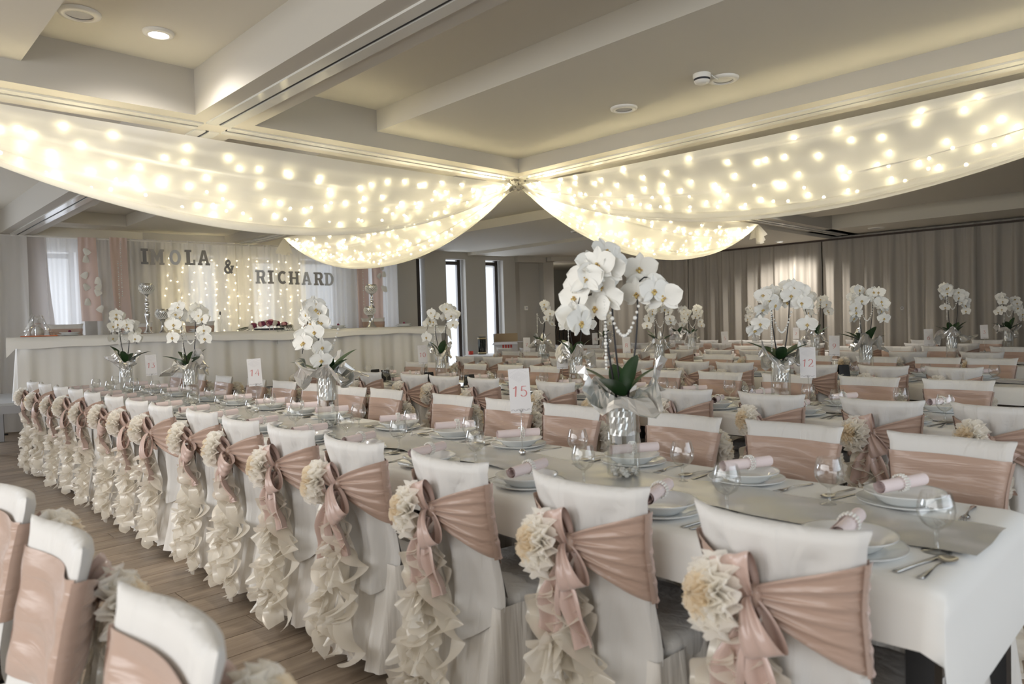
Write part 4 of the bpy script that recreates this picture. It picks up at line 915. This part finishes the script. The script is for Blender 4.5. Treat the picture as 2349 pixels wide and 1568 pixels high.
for ri, r in enumerate(ROWS):
    for n_, x in zip(r['t'], r['card']):
        y = r['y']+(.1 if ri == 0 else 0)
        t = thing('number_card', 'tall white table card with pink number %s on a thin wire stand' % NW[n_], 'table card', (x, y, TZ+.005), math.atan2(-x, y)+random.uniform(-.15, .15), 'table number cards')
        MB().ball((0, 0, .016), .016, n=14, m=9).obj('stand_ball', 'chrome', t); MB().tube([(0, 0, .03), (0, .002, .1), (0, .002, .20)], .0011, 6).obj('wire', 'chrome', t)
        cl_ = MB().tube([(.006*cos(a), .0, .205+.006*sin(a)) for a in [2*pi*k/10 for k in range(11)]], .001, 5).obj('clip', 'chrome', t)
        c_ = put('card', cardp, t, (0, .004, .193), (radians(-2), radians(random.uniform(-3, 1)), 0)); put('ornament', orn_me, c_); put('lattice_print', lat_me, c_)
        mb = MB(); s_ = str(n_); hh = .046; wd = .034; tot = wd*(len(s_)-1)+.6*hh
        for k, ch in enumerate(s_):
            for st_ in DIG[ch]: ribbon(mb, [(-tot/2+wd*k*1.0+px_*hh, .072+pz*hh) for px_, pz in st_], lambda dx, dz: .0018+.0042*abs(dz), y=-.0012)
        mb.obj('printed_number', 'pinkink', c_, smooth=False)

# ------------------------------------------------------------------ things on the head table and around the hall
def chair_top(s, label):
    p = hp(s, -.95, DK); i = rndc.randrange(4); o = dup(protos[i], (p.x, p.y, DK), HANG+pi, label, 'chairs behind the head table', ('leg',))
    b = MB().ball((0, .0, 0), .016, n=8, m=5); k = b.obj('ribbon_rose', 'roseb', o, loc=(.0, -.16, .70)); return o
for s, lb in ((.46, 'white chair with pink band behind the head table, first from the gift basket'), (1.3, 'white chair behind the head table, by the low crystal candle holder'), (2.12, 'white chair behind the head table, beside the fern end of the centrepiece'), (3.80, 'white chair behind the head table, half hidden by the orchid of table fourteen'), (4.75, 'white chair behind the head table, next to the paired crystal candle holders')):
    chair_top(s, lb)
for k, (s, off) in enumerate(((.52, -.55), (1.22, -.55), (2.02, -.5), (3.95, -.5), (5.0, -.5))):
    p = hp(s, off, HT+.003); w_ = 'at the %s place of the head table' % ORD[k]
    item('dinner_plate', plate_me, 'white dinner plate %s, counted from the gift basket' % w_, 'plate', 'head table plates', p, 0); item('soup_plate', bowl_me, 'deep white plate %s, counted from the gift basket' % w_, 'plate', 'head table plates', p+Vector((0, 0, .0065)), 0)
    item('rosebud', MB().ball((0, 0, .018), .018, n=8, m=6).ball((.012, .005, .012), .012, n=6, m=4).mesh('rosebud', 'roseb'), 'burgundy rosebud lying on the plates %s' % w_, 'rosebud', 'burgundy rosebuds', p+Vector((0, 0, .038)), 0)
for k, (s, off, b0) in enumerate(((2.28, -.35, 1), (3.36, -.3, 1))):
    p = hp(s, off, HT+.003); g = item('champagne_glass', MB().lathe([(.0001, .002), (.03, .001), (.008, .006), (.004, .02), (.004, .10), (.014, .115), (.026, .15), (.024, .23)], 20).mesh('champagne_glass', 'glass'), 'tall champagne glass with a dark oval tag, %s the flower centrepiece' % ('before' if k == 0 else 'behind'), 'glass', 'champagne glasses', p, 0)
    MB().ball((0, 0, .25), .022, n=10, m=7, sq=(.8, .5, 1.2)).obj('dark_tag', 'black', g)
def holder(s, off, H, R, label):
    t = thing('candle_holder', label, 'candle holder', hp(s, off, HT+.003), 0, 'crystal candle holders')
    if H > .4: prof = [(.0001, .002), (.062, .002), (.058, .012), (.03, .05), (.018, .10), (.014, .14), (.03, .22), (.036, .25), (.03, .275), (.012, .29), (.022, .31), (.028, .325), (.022, .34), (.010, .352), (.024, .375), (.030, .392), (.024, .41), (.010, .42), (.018, .44), (.022, .452), (.010, .47), (.014, .49), (.03, .51)]
    else: prof = [(.0001, .002), (.056, .002), (.05, .010), (.026, .04), (.016, .08), (.016, .14), (.03, .155), (.034, .17)]
    zt = prof[-1][1]; MB().lathe(prof, 20).obj('stem', 'chrome', t)
    MB().lathe([(.03, zt), (R*.75, zt+.04), (R*.94, zt+.09), (R*.9, zt+.13), (R*.86, zt+.145)], 20).obj('bowl', 'silver', t)
    b = MB()
    for j in range(8):
        a = .38+1.62*j/7; rr_ = R*sin(a); z = zt+.085-R*.88*cos(a)
        for q in range(20): an = 2*pi*(q+.5*(j % 2))/20; b.ball((rr_*cos(an), rr_*sin(an), z), .0095, n=6, m=4)
    stuff(b.obj('crystal_beads', 'crystal', t))
holder(1.40, -.42, .5, .088, 'tall crystal bowl candle holder on a beaded chrome stem, gift basket side'); holder(1.57, -.33, .2, .085, 'low crystal bowl candle holder beside the tall one, gift basket side')
holder(4.47, -.46, .5, .088, 'tall crystal candle holder near the slit windows'); holder(4.38, -.30, .2, .085, 'low crystal candle holder before the tall one near the slit windows')
# gift basket in cellophane
t = thing('gift_basket', 'small gift tied in crinkled clear cellophane on an orange tray', 'gift', hp(.20, -.28, HT+.003), HANG)
MB().box(-.17, .2, -.10, .12, 0, .012).obj('tray', 'orange', t, smooth=False, bevel=.003)
MB().lathe([(.0001, .013), (.06, .013), (.07, .05), (.05, .10), (.02, .12), (.0001, .122)], 16).obj('pouch', 'cover', t)
rnd = random.Random(8); ph = [rnd.uniform(0, 6) for _ in range(4)]
MB().grid(30, 12, lambda u, v: ((.13*(1-v)**.7+.015+.09*max(0, v-.6))*cos(2*pi*u)*(1+.2*sin(2*pi*u*5+ph[0]+v*4)), (.11*(1-v)**.7+.015+.07*max(0, v-.6))*sin(2*pi*u)*(1+.2*sin(2*pi*u*7+ph[1])), .015+.24*v+.04*sin(2*pi*u*6+ph[2])*max(0, v-.6)), wrap=True).obj('cellophane_wrap', 'cello', t, smooth=False)
MB().tube([(.03*cos(a), .03*sin(a), .155) for a in [2*pi*k/10 for k in range(11)]], .006, 6).obj('ribbon', 'satinl', t)
MB().grid(4, 8, lambda u, v: (-.03-.16*v, -.03+.03*(u-.5), .15-.13*v)).obj('ribbon_tail', 'satinl', t)
# flower centrepiece
t = thing('flower_centrepiece', 'long low centrepiece of white, pink and burgundy roses with trailing ferns', 'flowers', hp(2.83, -.16, HT+.006), HANG)
rr = random.Random(31); MB().box(-.14, .24, -.06, .06, 0, .025).obj('tray', 'stem', t, smooth=False, bevel=.01)
def rose(p, r, m):
    mb = MB().ball(p, r*.72, n=10, m=7, sq=(1, 1, .9)); p = Vector(p)
    for q in range(9):
        a = q*2.4+rr.random(); el = .15+.11*q; d = Vector((cos(a)*cos(el), sin(a)*cos(el), sin(el))); e1 = d.cross(Vector((0, 0, 1))).normalized(); e2 = e1.cross(d)
        mb.grid(4, 4, lambda u, v: p+d*(r*(.78+.22*v-.10*((u-.5)*2)**2))+e1*((u-.5)*1.25*r)+e2*((v-.45)*1.1*r))
    mb.obj('rose', m, t)
for k in range(34):
    u = rr.uniform(-1, 1); x = .06+.27*u; yy = rr.uniform(-.11, .08); zz = .035+.075*(1-u*u)*rr.uniform(.5, 1.05)*(1-abs(yy)*2.5); rose((x, yy, zz), rr.uniform(.032, .043), rr.choice(['rosew', 'rosew', 'rosew', 'rosep', 'rosep', 'roseb', 'roseb']))
def frond(p, d, L, droop):
    mb = MB(); d = Vector(d).normalized(); n_ = 11; pts = [Vector(p)+d*(L*q/n_)+Vector((0, 0, -droop*(q/n_)**2)) for q in range(n_+1)]; mb.tube(pts, .0018, 5)
    sd = d.cross(Vector((0, 0, 1))).normalized()
    for q in range(1, n_):
        for sg in (-1, 1):
            l = .045*(1-q/n_*.6); a = pts[q]; b_ = a+sd*sg*l+d*l*.6-Vector((0, 0, .012)); w_ = d*.006; mb.add([a-w_, a+w_, b_], [(0, 1, 2)])
    mb.obj('fern_frond', 'green', t)
for k in range(7): frond((-.2+.02*k, -.02+.012*k, .05), (-1, rr.uniform(-.3, .2), rr.uniform(-.05, .12)), rr.uniform(.16, .28), .05)
for k in range(12): frond((.12+.018*k, -.09, .06), (rr.uniform(-.3, .6), -1, .1), rr.uniform(.10, .16), rr.uniform(.12, .30))
for k in range(2): MB().grid(1, 10, lambda u, v: (.02+.05*k+.008*u+.01*sin(v*6), -.115-.01*v, .08-.22*v)).obj('ribbon', 'satinl', t)
# side table by the slit windows
sx, sy1 = -10.15, 9.42
t = thing('side_table', 'small side table with white cloth below the slit windows', 'table', (sx, sy1, 0)); MB().box(-.5, .55, -.36, .36, .72, .75).obj('tabletop', 'tabwood', t, smooth=False)
for a in (-.45, .5):
    for b_ in (-.3, .3): MB().box(a-.02, a+.02, b_-.02, b_+.02, 0, .72).obj('leg', 'black', t, smooth=False)
tag(MB().grid(30, 24, lambda u, v: (lambda su, sv: (max(-.53, min(.58, su)), max(-.39, min(.39, sv)), .757-abs(su-max(-.53, min(.58, su)))-abs(sv-max(-.39, min(.39, sv)))))(-.75+1.55*u, -.6+1.2*v)).obj('tablecloth', 'cloth', loc=(sx, sy1, 0)), 'white cloth on the small side table below the slit windows', 'tablecloth')
t = thing('cardboard_box', 'open cardboard box with red printed marks on the side table', 'box', (sx+.22, sy1+.06, .758), .75)
b = MB(); b.box(-.22, .22, -.16, -.155, 0, .24); b.box(-.22, .22, .155, .16, 0, .24); b.box(-.22, -.215, -.155, .155, 0, .24); b.box(.215, .22, -.155, .155, 0, .24); b.box(-.22, .22, -.16, .16, 0, .004); b.obj('box_wall', 'boxwhite', t, smooth=False)
MB().add([(-.22, .158, .24), (.22, .158, .24), (.22, .185, .40), (-.22, .185, .40), (-.22, .162, .24), (.22, .162, .24), (.22, .189, .40), (-.22, .189, .40)], [(0, 1, 2, 3), (7, 6, 5, 4), (3, 2, 6, 7), (0, 3, 7, 4), (1, 5, 6, 2)]).obj('back_flap', 'cardboard', t, smooth=False)
MB().add([(-.218, -.155, .24), (-.218, .155, .24), (-.222, .16, .40), (-.222, -.15, .40), (-.223, -.155, .24), (-.223, .155, .24), (-.227, .16, .40), (-.227, -.15, .40)], [(3, 2, 1, 0), (4, 5, 6, 7), (2, 3, 7, 6), (0, 1, 5, 4)]).obj('end_flap', 'cardboard', t, smooth=False)
MB().add([(-.22, -.158, .24), (.22, -.158, .24), (.24, -.32, .20), (-.24, -.32, .20), (-.22, -.158, .236), (.22, -.158, .236), (.24, -.32, .196), (-.24, -.32, .196)], [(0, 3, 2, 1), (4, 5, 6, 7), (3, 7, 6, 2)]).obj('front_flap', 'boxwhite', t, smooth=False)
MB().add([(.219, -.155, .24), (.219, .155, .24), (.38, .17, .235), (.38, -.17, .235), (.219, -.155, .236), (.219, .155, .236), (.38, .17, .231), (.38, -.17, .231)], [(0, 1, 2, 3), (7, 6, 5, 4)]).obj('end_flap', 'boxwhite', t, smooth=False)
for q in range(4): MB().box(-.06+.05*q, -.025+.05*q, -.1625, -.16, .12, .19).obj('red_mark', 'red', t, smooth=False)
t = thing('reed_bundle', 'bundle of dark reeds tied with gold bands, standing beside the cardboard box', 'bundle', (sx-.34, sy1-.06, .758))
for q in range(14): a = 2*pi*q/14; MB().tube([(.066*cos(a), .066*sin(a), 0), (.062*cos(a), .062*sin(a), .17), (.068*cos(a), .068*sin(a), .345)], .015, 6).obj('reed', 'bottle', t)
for z in (.03, .315): MB().lathe([(.0835, z-.014), (.085, z), (.0835, z+.014)], 24).obj('band', 'gold', t)
for q in range(4): MB().tube([(-.05+.035*q+.02*cos(a), 0, .355+.03*sin(a)) for a in [pi*k/8-.3 for k in range(11)]], .0025, 5).obj('wire_loop', 'gold', t)
t = thing('red_candle_glass', 'short red candle glass on the side table beside the reed bundle', 'candle glass', (sx-.46, sy1-.25, .758)); MB().lathe([(.0001, .002), (.045, .002), (.05, .07), (.047, .07), (.042, .01), (.0001, .01)], 20).obj('glass', 'red', t); MB().lathe([(.0001, .045), (.043, .045)], 16).obj('wax', 'roseb', t)
# low white boxes
tag(MB().box(-.18, .18, -.12, .12, 0, .05).obj('paper_box', 'boxwhite', loc=(-8.1, 9.4, TZ+.004), smooth=False, bevel=.004), 'flat white paper box lying on table four before the barrel', 'box')
# dark menu stands
for k, (x, y, n_) in enumerate(((-6.75, 4.42, 'stage end of table ten'), (-6.55, 4.42, 'table ten near its stage end'), (-5.75, 4.40, 'middle of table ten'), (-5.1, 4.38, 'stage end of table eleven'), (-2.62, 6.85, 'table nine beside card nine'), (-5.3, 9.3, 'table five beside card five'))):
    t = thing('menu_stand', 'small black folded menu stand, '+n_, 'menu stand', (x, y, TZ+.006), math.atan2(-x, y)+.5, 'black menu stands')
    MB().add([(-.05, -.035, 0), (.05, -.035, 0), (.05, -.002, .12), (-.05, -.002, .12), (-.05, -.031, 0), (.05, -.031, 0), (.05, .002, .12), (-.05, .002, .12)], [(0, 1, 2, 3), (7, 6, 5, 4), (0, 3, 7, 4), (1, 5, 6, 2), (3, 2, 6, 7)]).obj('front_panel', 'tinted', t, smooth=False)
    MB().add([(-.05, .035, 0), (.05, .035, 0), (.05, .002, .12), (-.05, .002, .12), (-.05, .031, 0), (.05, .031, 0), (.05, -.002, .12), (-.05, -.002, .12)], [(3, 2, 1, 0), (4, 5, 6, 7), (7, 3, 0, 4), (1, 2, 6, 5)]).obj('back_panel', 'tinted', t, smooth=False)
# the big barrel end in the niche
bc = Vector((-11.35, 13.95, .96)); t = thing('wine_barrel', 'huge dark wooden barrel front with concentric ribs in the dark niche', 'barrel', bc, radians(-52))
R = 1.04
for k in range(8):
    r0 = R-.045*k; d_ = .55-.07*k
    MB().lathe([(r0, d_-.05), (r0, d_), (r0-.022, d_+.006), (r0-.030, d_-.05)], 56).obj('rib', 'hoop' if k % 2 else 'barrel', t).rotation_euler = (0, pi/2, 0)
MB().lathe([(.0001, .04), (R-.34, .04), (R-.33, -.05)], 56).obj('barrel_head', 'barrel', t).rotation_euler = (0, pi/2, 0)
bpy.context.view_layer.update()
